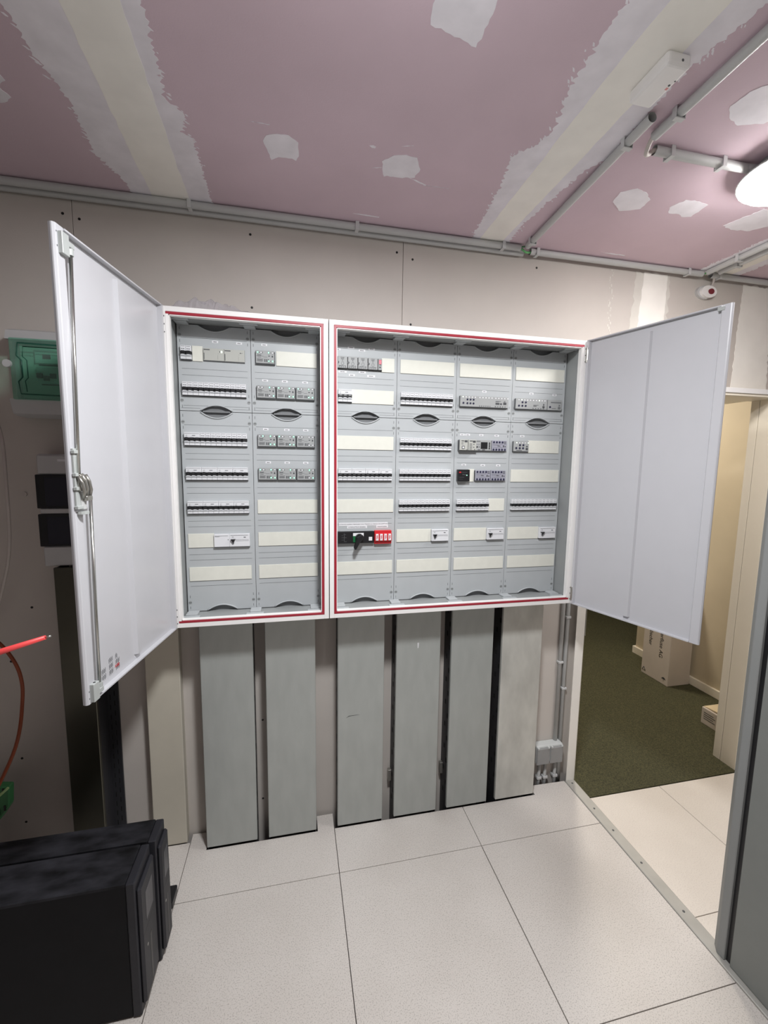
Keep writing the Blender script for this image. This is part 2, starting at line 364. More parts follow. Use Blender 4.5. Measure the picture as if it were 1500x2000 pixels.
# ------------------------------------------------------------------ the rest of the shell (outside the frame) and the corridor
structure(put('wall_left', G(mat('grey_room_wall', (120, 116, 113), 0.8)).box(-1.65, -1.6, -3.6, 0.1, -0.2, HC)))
structure(put('wall_front', G(wallr_m).box(-1.6, 3.9, -3.65, -3.6, -0.2, HC)))
structure(put('wall_right', G(wallr_m).box(3.9, 3.95, -3.6, 0.1, -0.2, HC)))
wc = structure(put('wall_corridor', G(beige_m).box(3.29, 3.45, 0.1, 1.155, 0.0, HC)))
structure(put('wall_corridor_end', G(beige_m).box(0.0, 8.0, 5.0, 5.05, 0.0, HC)))
structure(put('wall_corridor_left', G(beige_m).box(0.9, 0.95, 0.1, 5.0, -0.05, HC)))
structure(put('wall_corridor_right', G(beige_m).box(7.0, 7.05, 0.1, 5.0, 0.0, HC)))
structure(put('ceiling_corridor', G(wallr_m).box(0.9, 8.0, 0.1, 5.0, HC, HC + 0.05)))
structure(put('floor_corridor_edge', G(carpet_m).box(0.9, 1.806, 0.1, 5.0, -0.04, 0.002)))
structure(put('baseboard_corridor', G(jamb_m).box(3.272, 3.29, 0.1, 1.155, 0.003, 0.062, bev=0.002).box(3.272, 3.45, 1.155, 1.172, 0.003, 0.062, bev=0.002)))

# doorway frame in the back wall
d1 = sempty('door_1', (1.78, 0.0, 0.0))
put('jamb', G(jambw_m).prism([(1.760, -0.053), (1.806, -0.053), (1.815, -0.045), (1.815, 0.10), (1.805, 0.10), (1.800, 0.0)], 'z', 0.0, 1.96, bev=0.0015), d1)
put('strike_plate', G(zinc_m).box(1.8155, 1.817, -0.050, -0.012, 0.768, 0.905, bev=0.0005).disc((1.817, -0.03, 0.79), 'x', 0.004, 0.001).disc((1.817, -0.03, 0.88), 'x', 0.004, 0.001), d1)
jr = G(jamb_m).box(2.695, 2.93, -0.160, -0.0775, 0.0, 1.967, bev=0.003).box(2.6955, 2.93, -0.0755, -0.037, 0.0, 1.945, bev=0.0015).box(2.70, 2.93, -0.08, -0.07, 0.0, 1.945, dgrey_m)
put('jamb', jr, d1)
put('door_head', G(jamb_m).box(1.806, 2.93, -0.155, -0.037, 1.932, 1.966, bev=0.002).box(1.806, 2.70, -0.16, -0.1, 1.945, 1.968, frame_m, bev=0.001).box(1.806, 2.70, -0.04, 0.095, 1.937, 1.955), d1)

# grey partition at the right, on the floor track
pt = sempty('wall_partition', (1.79, -1.0, 0.0))
put('post', G(steelp_m).prism([(1.772, -0.852), (1.812, -0.852), (1.812, -0.806), (1.790, -0.806), (1.772, -0.828)], 'z', 0.006, 2.05, bev=0.002), pt)
put('rubber_seal', G(black_m).box(1.782, 1.806, -0.866, -0.852, 0.006, 2.05), pt)
put('panel', G(steelp2_m).box(1.774, 1.806, -1.60, -0.868, 0.006, 2.05, bev=0.003), pt)

# ------------------------------------------------------------------ DISTRIBUTION CABINETS
ZB, ZT, YF, YP = 1.003, 2.103, -0.215, -0.1145
ROW = [1.979, 1.855, 1.677, 1.552, 1.427, 1.301, 1.173]
ZS = 1.778
def arc(x0, x1, z, h, n=14):
    return [(x0 + (x1 - x0) * i / n, z + h * (1 - (2 * i / n - 1) ** 2)) for i in range(n + 1)]

# shared device meshes, origin on the panel face at the row's centre, x from its left edge
def breaker(poles):
    W = 0.018 * poles; g = G(brk_m); y = -0.014
    g.box(0.0003, W - 0.0003, y, 0, 0.0045, 0.0235, brk_m, bev=0.0008)
    g.box(0.0003, W - 0.0003, y + 0.006, 0, -0.0058, 0.0045, black_m)
    for k in range(poles):
        x0 = 0.018 * k + 0.0004; x1 = x0 + 0.0172
        g.prism([(y + 0.004, -0.0058), (y - 0.001, -0.0125), (0, -0.0125), (0, -0.0058)], 'x', x0, x1, brk2_m)
        g.prism([(y + 0.002, -0.0125), (y + 0.002, -0.0225), (0, -0.0225), (0, -0.0125)], 'x', x0, x1, brk_m)
        g.box(x0 + 0.003, x1 - 0.004, y - 0.0014, y, -0.0095, -0.0065, brk_m)
    g.box(0.0, W, -0.006, 0, -0.026, -0.0225, dgrey_m)  # dark strip paints in the shaded underside of the breaker
    return mesh_of(g, 'breaker_body')
def toggle(poles):
    g = G(black_m); W = 0.018 * poles
    for k in range(poles):
        c = 0.018 * k + 0.009
        g.prism([(-0.013, 0.0060), (-0.0185, 0.0050), (-0.0195, -0.0015), (-0.013, -0.0050)], 'x', c - 0.0050, c + 0.0050)
    g.box(0.0008, W - 0.0008, -0.0162, -0.0085, -0.0046, 0.0040)
    return mesh_of(g, 'breaker_toggle')
def bprint(poles):
    g = G(print_m); y0, y1 = -0.01425, -0.0139
    if poles == 1:
        g.box(0.003, 0.0150, y0, y1, 0.0198, 0.0207).box(0.0035, 0.008, y0, y1, 0.0110, 0.0128).box(0.0092, 0.0145, y0, y1, 0.0108, 0.0126)
    else:
        g.box(0.002, 0.052, y0, y1, 0.0190, 0.0198).box(0.006, 0.012, y0, y1, 0.0125, 0.0133).box(0.006, 0.010, y0, y1, 0.0100, 0.0107).box(0.027, 0.038, y0, y1, 0.0112, 0.0132).box(0.005, 0.011, y0, y1, 0.0055, 0.0066)
    return mesh_of(g, 'breaker_print')
BRK = {p: (breaker(p), toggle(p), bprint(p)) for p in (1, 3)}
def put_breakers(cab, x0, row, seq):
    x = x0
    for p in seq:
        b = inst('circuit_breaker', BRK[p][0], cab, (x, YP, ROW[row])); subinst('toggle', BRK[p][1], b); subinst('print', BRK[p][2], b)
        x += 0.018 * p + 0.00018
def relay_meshes():
    W = 0.0700
    g = G(dgrey_m); g.box(0.0, W, -0.009, 0, -0.025, 0.0215, dgrey_m, bev=0.001).box(0.002, W - 0.0025, -0.012, -0.008, -0.0215, 0.0230, relay_m, bev=0.0008)
    body = mesh_of(g, 'relay_body')
    p = G(print_m); y0, y1 = -0.0124, -0.0119
    p.box(0.007, 0.021, y0, y1, 0.0055, 0.0078).box(0.003, 0.029, y0, y1, 0.0035, 0.0042).box(0.029, 0.042, y0, y1, 0.0005, 0.0012).box(0.008, 0.020, y0, y1, -0.0010, 0.0004)
    for k in range(4): p.box(0.006, 0.028 - 0.003 * (k % 2), y0, y1, -0.0075 - 0.0026 * k, -0.0063 - 0.0026 * k)
    for k in range(3): p.box(0.032 + 0.006 * k, 0.0355 + 0.006 * k, y0, y1, -0.0165, -0.0065)
    p.box(0.046, 0.052, y0, y1, 0.0035, 0.0065).box(0.058, 0.063, y0, y1, 0.0005, 0.0068)
    pr = mesh_of(p, 'relay_print')
    spots = [(0.0055, 0.0125), (0.0175, 0.0125), (0.0445, 0.0125), (0.0585, 0.0125), (0.0445, -0.0175), (0.0585, -0.0175)]
    leds = []
    q = G(dgrey_m)
    for x, z in spots:
        q.box(x, x + 0.0065, -0.0124, -0.012, z, z + 0.0078, dgrey_m); q.box(x + 0.001, x + 0.0055, -0.0128, -0.0122, z + 0.0012, z + 0.0066, tag_m)
        q.box(x + 0.0075, x + 0.0095, -0.0124, -0.012, z + 0.002, z + 0.005, dgrey_m)
    dark = mesh_of(q, 'relay_buttons')
    lm = []
    for x, z in spots:
        lm.append(mesh_of(G(led_m).box(x + 0.0010, x + 0.0054, -0.0134, -0.0127, z + 0.0014, z + 0.0066), 'relay_led'))
    return body, pr, dark, lm
RB, RP, RD, RL = relay_meshes()
def put_relay(cab, x, row, lit):
    b = inst('relay', RB, cab, (x, YP, ROW[row])); subinst('print', RP, b); subinst('button', RD, b)
    for k in lit: subinst('lit_lamp', RL[k], b)
def rel(name, cab, x, row, g, subs=()):
    """one device, built in local coordinates at the row's left edge"""
    o = put(name, g, cab, (x, YP, ROW[row]), local=True)
    for n, s_ in subs: put(n, s_, o, WO[o.name], local=True)
    return o
def dots(spots, r, mt, y=-0.0125, seg=8):
    g = G(mt)
    for x, z in spots: g.disc((x, y - 0.001, z), 'y', r, 0.002, seg)
    return g
def prints(rects, y, mt=print_m):
    g = G(mt)
    for a, b, c, d in rects: g.box(a, b, y - 0.0003, y + 0.0002, c, d)
    return g
def modbody(W, mt, edge=dgrey_m, d=0.012):
    return G(mt).box(0.0, W, -d + 0.003, 0, -0.0235, 0.0215, edge, bev=0.001).box(0.001, W - 0.001, -d, -d + 0.004, -0.0210, 0.0225, mt, bev=0.0007)
def rows_of(x0, x1, n, z, h, seed, fill=0.7):
    r = random.Random(seed); st = (x1 - x0) / n
    return [(x0 + k * st, x0 + k * st + st * fill * r.uniform(0.6, 1.0), z, z + h) for k in range(n)]

def field(cab, x0, blanks, tags):
    """two stacked grey cover panels of one 250 mm field"""
    a0, a1 = x0 + 0.0008, x0 + 0.2492; h0, h1 = x0 + 0.070, x0 + 0.181
    zt, zb = 2.078, 1.028
    def panel(z0, z1, lo_arc, hi_arc):
        pts = [(a0, z0)] + arc(h0, h1, z0, lo_arc) + [(a1, z0), (a1, z1)] + [(p, q) for p, q in arc(h0, h1, z1, hi_arc)[::-1]] + [(a0, z1)]
        return put('cover_panel', G(grey_m).prism(pts, 'y', YP, YP + 0.012), cab, (x0 + 0.125, YP, (z0 + z1) / 2))
    up = panel(ZS + 0.001, zt, 0.020, -0.019); lo = panel(zb, ZS - 0.001, 0.020, -0.022)
    for pnl, z0, z1, rws in ((up, ZS + 0.001, zt, (0, 1)), (lo, zb, ZS - 0.001, (2, 3, 4, 5, 6))):
        g = G(groove_m); zz = []
        if pnl is up: zz = [2.033, 1.926, 1.904, 1.797]
        else:
            zz = [1.728]
            for k in (2, 3, 4, 5): zz += [(ROW[k] + ROW[k + 1]) / 2 + 0.0105, (ROW[k] + ROW[k + 1]) / 2 - 0.0105]
            zz.append(1.126)
        for z in zz: g.box(x0 + 0.013, x0 + 0.237, YP - 0.0004, YP + 0.0002, z - 0.0005, z + 0.0005)
        for z in (z0 + 0.009, ):
            if pnl is up:
                g.box(x0 + 0.006, h0, YP - 0.0004, YP, z - 0.0005, z + 0.0005).box(h1, x0 + 0.244, YP - 0.0004, YP, z - 0.0005, z + 0.0005)
        put('groove', g, pnl)
        # corner fasteners with the slots above and below them
        sg = G(inner_m); sl = G(dgrey_m)
        for x in (x0 + 0.0095, x0 + 0.2395):
            for z in ((2.042, 1.815) if pnl is up else (1.739, 1.063)):
                sg.disc((x, YP - 0.0012, z), 'y', 0.0058, 0.0014, 12)
                sl.box(x - 0.0042, x + 0.0042, YP - 0.0016, YP - 0.0011, z - 0.0008, z + 0.0008)
                for dz in (0.022, -0.021): sl.box(x - 0.0007, x + 0.0007, YP - 0.0003, YP + 0.0002, z + dz - 0.005, z + dz + 0.005)
        put('fastener', sg, pnl); put('slot', sl, pnl)
        # raised lip round the finger recess
        for zz_, hh, dz, rr in (((z0, 0.020, 0.0012, 0.0016), (z1, -0.019, -0.0012, 0.0022)) if pnl is up else ((z1, -0.022, -0.0015, 0.0026), (z0, 0.020, 0.0015, 0.0026))):
            put('recess_lip', G(grey_m).tube([(x, YP - 0.0015, z + dz) for x, z in arc(h0, h1, zz_, hh)], rr, 6), pnl)
        if pnl is lo: put('grip', G(seam_m).prism([(h0 + 0.006, ZS - 0.003), (h1 - 0.006, ZS - 0.003), (h1 - 0.010, ZS + 0.0025), (h0 + 0.010, ZS + 0.0025)], 'y', YP + 0.001, YP + 0.010), pnl)
        for rw, b0, b1 in blanks:
            if rw in rws:
                bg = G(blank_m).box(b0, b1, YP - 0.0035, YP, ROW[rw] - 0.0265, ROW[rw] + 0.0265, bev=0.0006)
                n = int((b1 - b0) / 0.018)
                if n > 1: bg.box(b0 + 0.006, b0 + 0.0064, YP - 0.0037, YP - 0.003, ROW[rw] - 0.02, ROW[rw] + 0.02, tag_m); bg.box(b1 - 0.0064, b1 - 0.006, YP - 0.0037, YP - 0.003, ROW[rw] - 0.02, ROW[rw] + 0.02, tag_m)
                put('blank_strip', bg, pnl)
        for tx, tz, tw in tags:
            if (tz > ZS) == (pnl is up):
                put('paper_tag', G(tag_m).box(tx - tw / 2, tx + tw / 2, YP - 0.0007, YP, tz - 0.004, tz + 0.004), pnl)
                k = 0.28 * tw
                put('tag_print', prints([(tx - k, tx - 0.1 * k, tz - 0.0011, tz + 0.0011), (tx, tx + k * 0.9, tz - 0.0011, tz + 0.0009)], YP - 0.0008, dgrey_m), pnl)

def cabinet(name, label, x0, x1, red_left, red_right):
    c = thing(name, ((x0 + x1) / 2, 0.0, ZB), label, 'electrical cabinet')
    t = 0.0018
    b = G(white_m)
    b.box(x0, x1, -0.004, -0.001, ZB, ZT).box(x0, x0 + t, YF + 0.002, -0.001, ZB, ZT).box(x1 - t, x1, YF + 0.002, -0.001, ZB, ZT)
    b.box(x0, x1, YF + 0.002, -0.001, ZB, ZB + t).box(x0, x1, YF + 0.002, -0.001, ZT - t, ZT)
    put('body', b, c)
    f = 0.017
    fr = G(frame_m)
    fr.box(x0, x0 + f, YF, YF + 0.012, ZB, ZT, bev=0.001).box(x1 - f, x1, YF, YF + 0.012, ZB, ZT, bev=0.001)
    fr.box(x0 + f, x1 - f, YF, YF + 0.012, ZB, ZB + f, bev=0.001).box(x0 + f, x1 - f, YF, YF + 0.012, ZT - f, ZT, bev=0.001)
    q = f + 0.0095
    for a in (x0 + q, x1 - q - 0.0025): fr.box(a, a + 0.0025, YF + 0.001, YF + 0.02, ZB + q, ZT - q)
    fr.box(x0 + q, x1 - q, YF + 0.001, YF + 0.02, ZB + q, ZB + q + 0.0025).box(x0 + q, x1 - q, YF + 0.001, YF + 0.02, ZT - q - 0.0025, ZT - q)
    put('front_frame', fr, c)
    gk = G(red_m); e0, e1 = f + 0.0003, q - 0.0003
    gk.box(x0 + e0, x1 - e0, YF - 0.001, YF + 0.012, ZB + e0, ZB + e1, bev=0.001).box(x0 + e0, x1 - e0, YF - 0.001, YF + 0.012, ZT - e1, ZT - e0, bev=0.001)
    (gk if red_left else gk).box(x0 + e0, x0 + e1, YF - 0.001, YF + 0.012, ZB + e1 - 0.0008, ZT - e1 + 0.0008, None if red_left else frame_m)
    gk.box(x1 - e1, x1 - e0, YF - 0.001, YF + 0.012, ZB + e1 - 0.0008, ZT - e1 + 0.0008, None if red_right else frame_m)
    put('gasket', gk, c)
    # grey plastic lining and ledges inside
    n = G(inner_m); i0 = 0.0215
    n.box(x0 + t, x0 + i0, YF + 0.022, -0.06, ZB + t, ZT - t).box(x1 - i0, x1 - t, YF + 0.022, -0.06, ZB + t, ZT - t)
    n.box(x0 + i0, x1 - i0, YF + 0.022, -0.06, ZB + t, ZB + i0).box(x0 + i0, x1 - i0, YF + 0.022, -0.06, ZT - i0, ZT - t)
    n.box(x0 + i0, x0 + i0 + 0.003, YF + 0.03, YF + 0.036, ZB + i0, ZT - i0).box(x1 - i0 - 0.003, x1 - i0, YF + 0.03, YF + 0.036, ZB + i0, ZT - i0)
    put('inner_frame', n, c)
    put('mounting_plate', G(seam_m).box(x0 + i0, x1 - i0, YP + 0.0125, YP + 0.016, ZB + i0, ZT - i0), c)
    k = int(round((x1 - x0 - 0.05) / 0.25))
    for j in range(k + 1):
        x = min(max(x0 + 0.025 + 0.25 * j, x0 + 0.047), x1 - 0.047)
        for z0, z1 in ((ZB + i0, ZB + i0 + 0.007), (ZT - i0 - 0.007, ZT - i0)):
            put('clip', G(grey_m).box(x - 0.020, x + 0.020, YF + 0.055, YP - 0.002, z0, z1, bev=0.001).box(x - 0.032, x + 0.032, YF + 0.030, YF + 0.048, z0, z1 - 0.002, bev=0.001), c)
    return c
left = cabinet('distribution_cabinet', 'narrower wall cabinet of breakers, two columns wide, its white door swung open', 0.0, 0.55, False, True)
rgt = cabinet('distribution_cabinet', 'wider wall cabinet of breakers, four columns wide, beside the doorway', 0.553, 1.603, True, False)

S_ = 0.0225
field(left, 0.025, [(0, 0.075, 0.110), (5, 0.036, 0.128), (6, 0.036, 0.260)], [(0.153, 2.024, 0.021), (0.235, 2.024, 0.020)])
field(left, 0.275, [(0, 0.365, 0.514), (4, 0.288, 0.514), (5, 0.288, 0.514), (6, 0.288, 0.514)],
      [(0.323, 2.025, 0.021)] + [(x, 1.898, 0.021) for x in (0.324, 0.395, 0.470)] + [(x, 1.7195, 0.020) for x in (0.323, 0.400, 0.471)] + [(x, 1.5955, 0.020) for x in (0.330, 0.400, 0.470)])
field(rgt, 0.578, [(0, 0.765, 0.816), (1, 0.648, 0.815), (2, 0.588, 0.817), (4, 0.589, 0.820), (6, 0.589, 0.819)],
      [(0.592, 2.028, 0.026), (0.645, 2.037, 0.026), (0.687, 2.029, 0.026), (0.725, 2.037, 0.026), (0.612, 1.946, 0.032), (0.648, 1.935, 0.023), (0.689, 1.948, 0.028), (0.724, 1.935, 0.031)])
field(rgt, 0.828, [(0, 0.841, 1.066), (5, 0.836, 0.984), (6, 0.838, 1.067)], [])
field(rgt, 1.078, [(0, 1.091, 1.319), (3, 1.143, 1.168), (4, 1.239, 1.313), (5, 1.086, 1.234), (6, 1.090, 1.320)],
      [(1.202, 1.899, 0.019), (1.111, 1.7205, 0.020), (1.135, 1.7205, 0.020), (1.196, 1.7205, 0.018), (1.266, 1.720, 0.020), (1.122, 1.596, 0.020), (1.208, 1.595, 0.020), (1.279, 1.595, 0.019)])
field(rgt, 1.328, [(0, 1.341, 1.569), (2, 1.413, 1.562), (3, 1.338, 1.569), (5, 1.336, 1.484), (6, 1.340, 1.572)],
      [(1.418, 1.900, 0.019), (1.528, 1.8995, 0.019), (1.385, 1.721, 0.020)])

put_breakers(left, 0.0375, 0, [1, 1]); put_breakers(left, 0.0385, 1, [1] * 12); put_breakers(left, 0.0385, 2, [3] + [1] * 9)
put_breakers(left, 0.0395, 3, [3] * 4); put_breakers(left, 0.0400, 4, [3] * 4)
put_breakers(rgt, 0.594, 1, [3]); put_breakers(rgt, 0.594, 3, [3] * 4)
for k in (1, 2, 3, 4): put_breakers(rgt, 0.8425, k, [1] * 12)
put_breakers(rgt, 1.092, 4, [1] * 8); put_breakers(rgt, 1.343, 4, [1] * 12)
put_relay(left, 0.2915, 0, (0, 2, 4, 5))
for rw, lits in ((1, ((2, 5), (0, 2, 4, 5), (0, 2, 4, 5))), (2, ((1, 2, 4, 5), (0, 3, 4, 5), ())), (3, ((0, 2, 4, 5), (0, 2, 4, 5), (2, 5)))):
    for k, lt in enumerate(lits): put_relay(left, 0.2925 + 0.0714 * k, rw, lt)
# ivory interface modules, top row of the left cabinet
for x, lit in ((0.1125, True), (0.1835, False)):
    subs = [('print', prints([(0.002, 0.022, 0.014, 0.017), (0.0015, 0.0035, -0.019, 0.004)] + ([(0.055, 0.058, 0.008, 0.012)] if lit else [(0.054, 0.058, 0.008, 0.011), (0.060, 0.0625, 0.009, 0.0105)]) + [(0.0490, 0.0493, -0.018, -0.002), (0.049, 0.052, 0.003, 0.0035), (0.0715 - 0.0008, 0.0715 - 0.0003, -0.02, 0.021)], -0.0061))]
    if lit: subs.append(('lit_lamp', G(ledw_m).box(0.059, 0.0645, -0.0068, -0.006, 0.0065, 0.013)))
    rel('interface_module', left, x, 0, G(ivoryrelay_m).box(0, 0.0706, -0.006, 0, -0.0215, 0.0205, bev=0.0006).box(0, 0.0706, -0.004, 0, -0.0240, -0.0215, dgrey_m), subs)
# meter and main switch units in row five
def switch_unit(cab, x, row, W):
    rel('switch_unit', cab, x, row, G(brk_m).box(0, W, -0.013, 0, -0.0245, 0.0245, bev=0.001).box(0.0, W, -0.006, 0, -0.0275, -0.0245, dgrey_m),
        [('toggle', G(black_m).prism([(0.005, 0.0045), (0.022, 0.0045), (0.0165, -0.003), (0.0105, -0.003)], 'y', -0.022, -0.012).box(0.0105, 0.0165, -0.018, -0.013, -0.012, -0.003, print_m)),
         ('print', prints([(0.004, W - 0.006, 0.0185, 0.0195), (0.004, W - 0.004, 0.0015, 0.0021), (0.010, 0.015, 0.0120, 0.0135), (W - 0.022, W - 0.014, 0.0098, 0.0125), (0.024, W - 0.003, -0.0025, -0.0020)], -0.0132))])
rel('meter_unit', left, 0.1285, 5, G(brk_m).box(0, 0.0545, -0.013, 0, -0.0245, 0.0245, bev=0.001).box(0.0, 0.0545, -0.006, 0, -0.0275, -0.0245, dgrey_m),
    [('print', prints([(0.003, 0.050, 0.0172, 0.0180), (0.003, 0.020, 0.0148, 0.0155), (0.049, 0.052, 0.0015, 0.004)], -0.0132))])
switch_unit(left, 0.1833, 5, 0.0735)
switch_unit(rgt, 0.985, 5, 0.0745); switch_unit(rgt, 1.235, 5, 0.0785); switch_unit(rgt, 1.4845, 5, 0.0800)
# four dimmers with a red-labelled unit
for k in range(4):
    x = 0.5915 + 0.0393 * k
    pr = prints([(0.012, 0.026, 0.0165, 0.0180), (0.013, 0.025, 0.0115, 0.0135), (0.017, 0.021, 0.0065, 0.0085)] + rows_of(0.006, 0.034, 5, -0.0145, 0.003, k) + rows_of(0.005, 0.036, 4, -0.0185, 0.002, k + 9), -0.0122)
    pr.tube([(0.0195 + 0.0045 * math.cos(t), -0.0122, -0.004 + 0.0065 * math.sin(t)) for t in [i * PI / 8 for i in range(17)]], 0.0005, 5)
    rel('dimmer_module', rgt, x, 0, modbody(0.0388, relay_m, black_m), [('print', pr), ('wheel', G(dgrey_m).disc((0.0025, -0.0135, -0.0005), 'y', 0.0042, 0.003, 10))])
rel('power_supply', rgt, 0.7487, 0, modbody(0.0165, relay_m, black_m),
    [('red_label', prints([(0.0035, 0.0135, 0.001, 0.0165)], -0.0122, mat('red_label', (214, 74, 96), 0.5))), ('print', prints([(0.005, 0.012, -0.0035, -0.0005), (0.005, 0.011, -0.014, -0.008)], -0.0123)), ('label_text', prints([(0.0045, 0.0125, 0.0125, 0.0133), (0.0045, 0.0125, 0.008, 0.009), (0.0045, 0.0125, 0.004, 0.0048)], -0.0126, tag_m))])
# black main switch with its rotary handle, and the red surge arrester beside it
ms = rel('main_switch', rgt, 0.5935, 5, G(black_m).box(0, 0.1455, -0.016, 0, -0.024, 0.024, bev=0.0015).box(0.0, 0.010, -0.008, 0, -0.024, 0.024),
         [('vent', G(dgrey_m).box(0.014, 0.020, -0.0166, -0.0158, 0.008, 0.009).box(0.022, 0.032, -0.0166, -0.0158, 0.012, 0.0135).box(0.014, 0.034, -0.0166, -0.0158, -0.001, 0.0003).box(0.014, 0.024, -0.0166, -0.0158, -0.010, -0.009).box(0.027, 0.034, -0.0166, -0.0158, -0.017, -0.0155).box(0.024, 0.0255, -0.0166, -0.0158, -0.017, 0.018)),
          ('face_plate', G(tag_m).box(0.060, 0.103, -0.0168, -0.0158, 0.004, 0.018)),
          ('status_mark', G(green_m).box(0.060, 0.071, -0.0172, -0.0158, -0.019, 0.006)),
          ('sticker', G(tag_m).box(0.124, 0.138, -0.0166, -0.0158, -0.014, 0.001)),
          ('rotary_handle', G(black_m).disc((0.085, -0.030, -0.001), 'y', 0.0165, 0.014, 20).prism([(0.098, 0.012), (0.090, 0.014), (0.073, 0.004), (0.060, -0.038), (0.063, -0.044), (0.070, -0.044), (0.086, -0.014), (0.097, -0.001)], 'y', -0.045, -0.028, bev=0.002))])
sa = rel('surge_arrester', rgt, 0.7405, 5, G(redp_m).box(0, 0.0715, -0.016, 0, -0.029, 0.026, bev=0.002).box(0.001, 0.0705, -0.024, -0.015, -0.017, 0.016, bev=0.0015), ())
for k in range(4):
    put('cartridge', G(tag_m).box(0.004 + 0.0173 * k, 0.0152 + 0.0173 * k, -0.027, -0.0235, -0.013, 0.0135, bev=0.0006), sa, WO[sa.name], local=True)
    put('print', prints([(0.007 + 0.0173 * k, 0.009 + 0.0173 * k, -0.008, 0.008), (0.0105 + 0.0173 * k, 0.0125 + 0.0173 * k, -0.004, 0.009)], -0.0272, redp_m), sa, WO[sa.name], local=True)
for tx, tz, tw, th, s_, fs in ((0.6985, 1.3525, 0.200, 0.0125, 'ATTENTION ELEMENT PERMANENT SOUS TENSION AU TABLEAU DE COMPTAGE', 0.0054), (0.672, 1.3405, 0.081, 0.0105, 'INTERRUPTEUR GENERAL', 0.0062), (0.775, 1.3410, 0.049, 0.0105, 'PARAFOUDRE', 0.0062)):
    lb = put('warning_label', G(tag_m).box(tx - tw / 2, tx + tw / 2, YP - 0.0008, YP, tz - th / 2, tz + th / 2), rgt, (tx, YP - 0.0008, tz))
    text('lettering', s_, lb, (0, -0.0003, 0), fs, (PI / 2, 0, 0), dgrey_m)
# controllers in the third and fourth columns
def leds_row(xs_, z): return prints([(x, x + 0.0042, z, z + 0.004) for x in xs_], -0.0122, print_m)
def whites(xs_, z): return prints([(x, x + 0.0048, z, z + 0.0042) for x in xs_], -0.0124, tag_m)
st = [0.006 + 0.0085 * k for k in range(5)]
rel('controller', rgt, 1.0915, 1, modbody(0.2150, relay_m, dgrey_m), [
    ('terminal', dots([(0.0185 + 0.0135 * (k + 1), 0.0075) for k in range(3)] + [(0.0148 + 0.0165 * 0, -0.007)] + [(0.0185 + 0.0135 * (k + 1), -0.0075) for k in range(3)], 0.0040, navy_m)),
    ('indicator', whites([0.010 + 0.0135 * k for k in range(5)] + [0.084 + 0.0135 * k for k in range(5)] + [0.155 + 0.0135 * k for k in range(5)], 0.0150)),
    ('lit_lamp', G(ledw_m).box(0.010, 0.0148, -0.0133, -0.0125, 0.0150, 0.0192)),
    ('print', prints([(0.157, 0.181, 0.0045, 0.0060), (0.157, 0.172, 0.0015, 0.0030), (0.157, 0.175, -0.0085, -0.0015), (0.178, 0.186, -0.009, -0.002), (0.192, 0.206, -0.0085, 0.0015), (0.195, 0.201, 0.003, 0.006)] + rows_of(0.085, 0.14, 6, -0.0185, 0.0035, 3, 0.5) + rows_of(0.155, 0.21, 5, -0.0185, 0.0035, 4, 0.5), -0.0122))])
rel('controller', rgt, 1.3400, 1, modbody(0.1490, relay_m, dgrey_m), [
    ('terminal', dots([(0.0315, 0.0065), (0.0470, 0.0065), (0.0160, -0.0080), (0.0315, -0.0080), (0.0470, -0.0080)], 0.0042, navy_m)),
    ('indicator', whites([0.012 + 0.0135 * k for k in range(5)] + [0.080 + 0.0135 * k for k in range(5)], 0.0140)),
    ('lit_lamp', G(ledw_m).box(0.0255, 0.0303, -0.0133, -0.0125, 0.0140, 0.0182).box(0.1072, 0.112, -0.0133, -0.0125, 0.0140, 0.0182)),
    ('print', prints([(0.083, 0.107, -0.004, -0.0025), (0.083, 0.098, -0.009, -0.006), (0.126, 0.136, -0.0145, -0.006), (0.129, 0.134, -0.004, 0.003)] + rows_of(0.08, 0.14, 5, -0.0185, 0.003, 5, 0.45), -0.0122))])
rel('sensor_module', rgt, 1.4900, 1, modbody(0.0690, relay_m, dgrey_m), [
    ('terminal', dots([(0.012, -0.0085)], 0.0044, navy_m)),
    ('print', prints([(0.015, 0.064, 0.0085, 0.0135), (0.020, 0.040, -0.0155, -0.0125), (0.050, 0.062, -0.0165, -0.0065), (0.053, 0.060, -0.004, 0.002)], -0.0122, groove_m))])
rel('gateway_module', rgt, 1.0915, 2, modbody(0.0378, ivoryrelay_m, dgrey_m, 0.022), [
    ('print', prints([(0.008, 0.020, 0.0155, 0.0185), (0.022, 0.034, 0.0115, 0.0195), (0.008, 0.017, 0.0085, 0.0100), (0.008, 0.016, 0.0035, 0.0050), (0.030, 0.035, -0.0195, -0.0175)], -0.0222)),
    ('button', G(dgrey_m).box(0.011, 0.022, -0.0232, -0.0218, -0.0155, -0.003).box(0.013, 0.019, -0.0240, -0.0225, -0.0135, -0.006, tag_m))])
rel('logic_module', rgt, 1.1300, 2, modbody(0.0365, ivoryrelay_m, dgrey_m, 0.022), [
    ('print', prints([(0.006, 0.019, 0.0155, 0.0190), (0.020, 0.032, 0.0105, 0.0190)] + [(0.006, 0.017, z, z + 0.0018) for z in (0.0045, -0.001, -0.0065, -0.012, -0.0175)] + [(0.022, 0.027, z, z + 0.003) for z in (0.002, -0.010)] + [(0.026, 0.031, -0.019, -0.016)], -0.0222))])
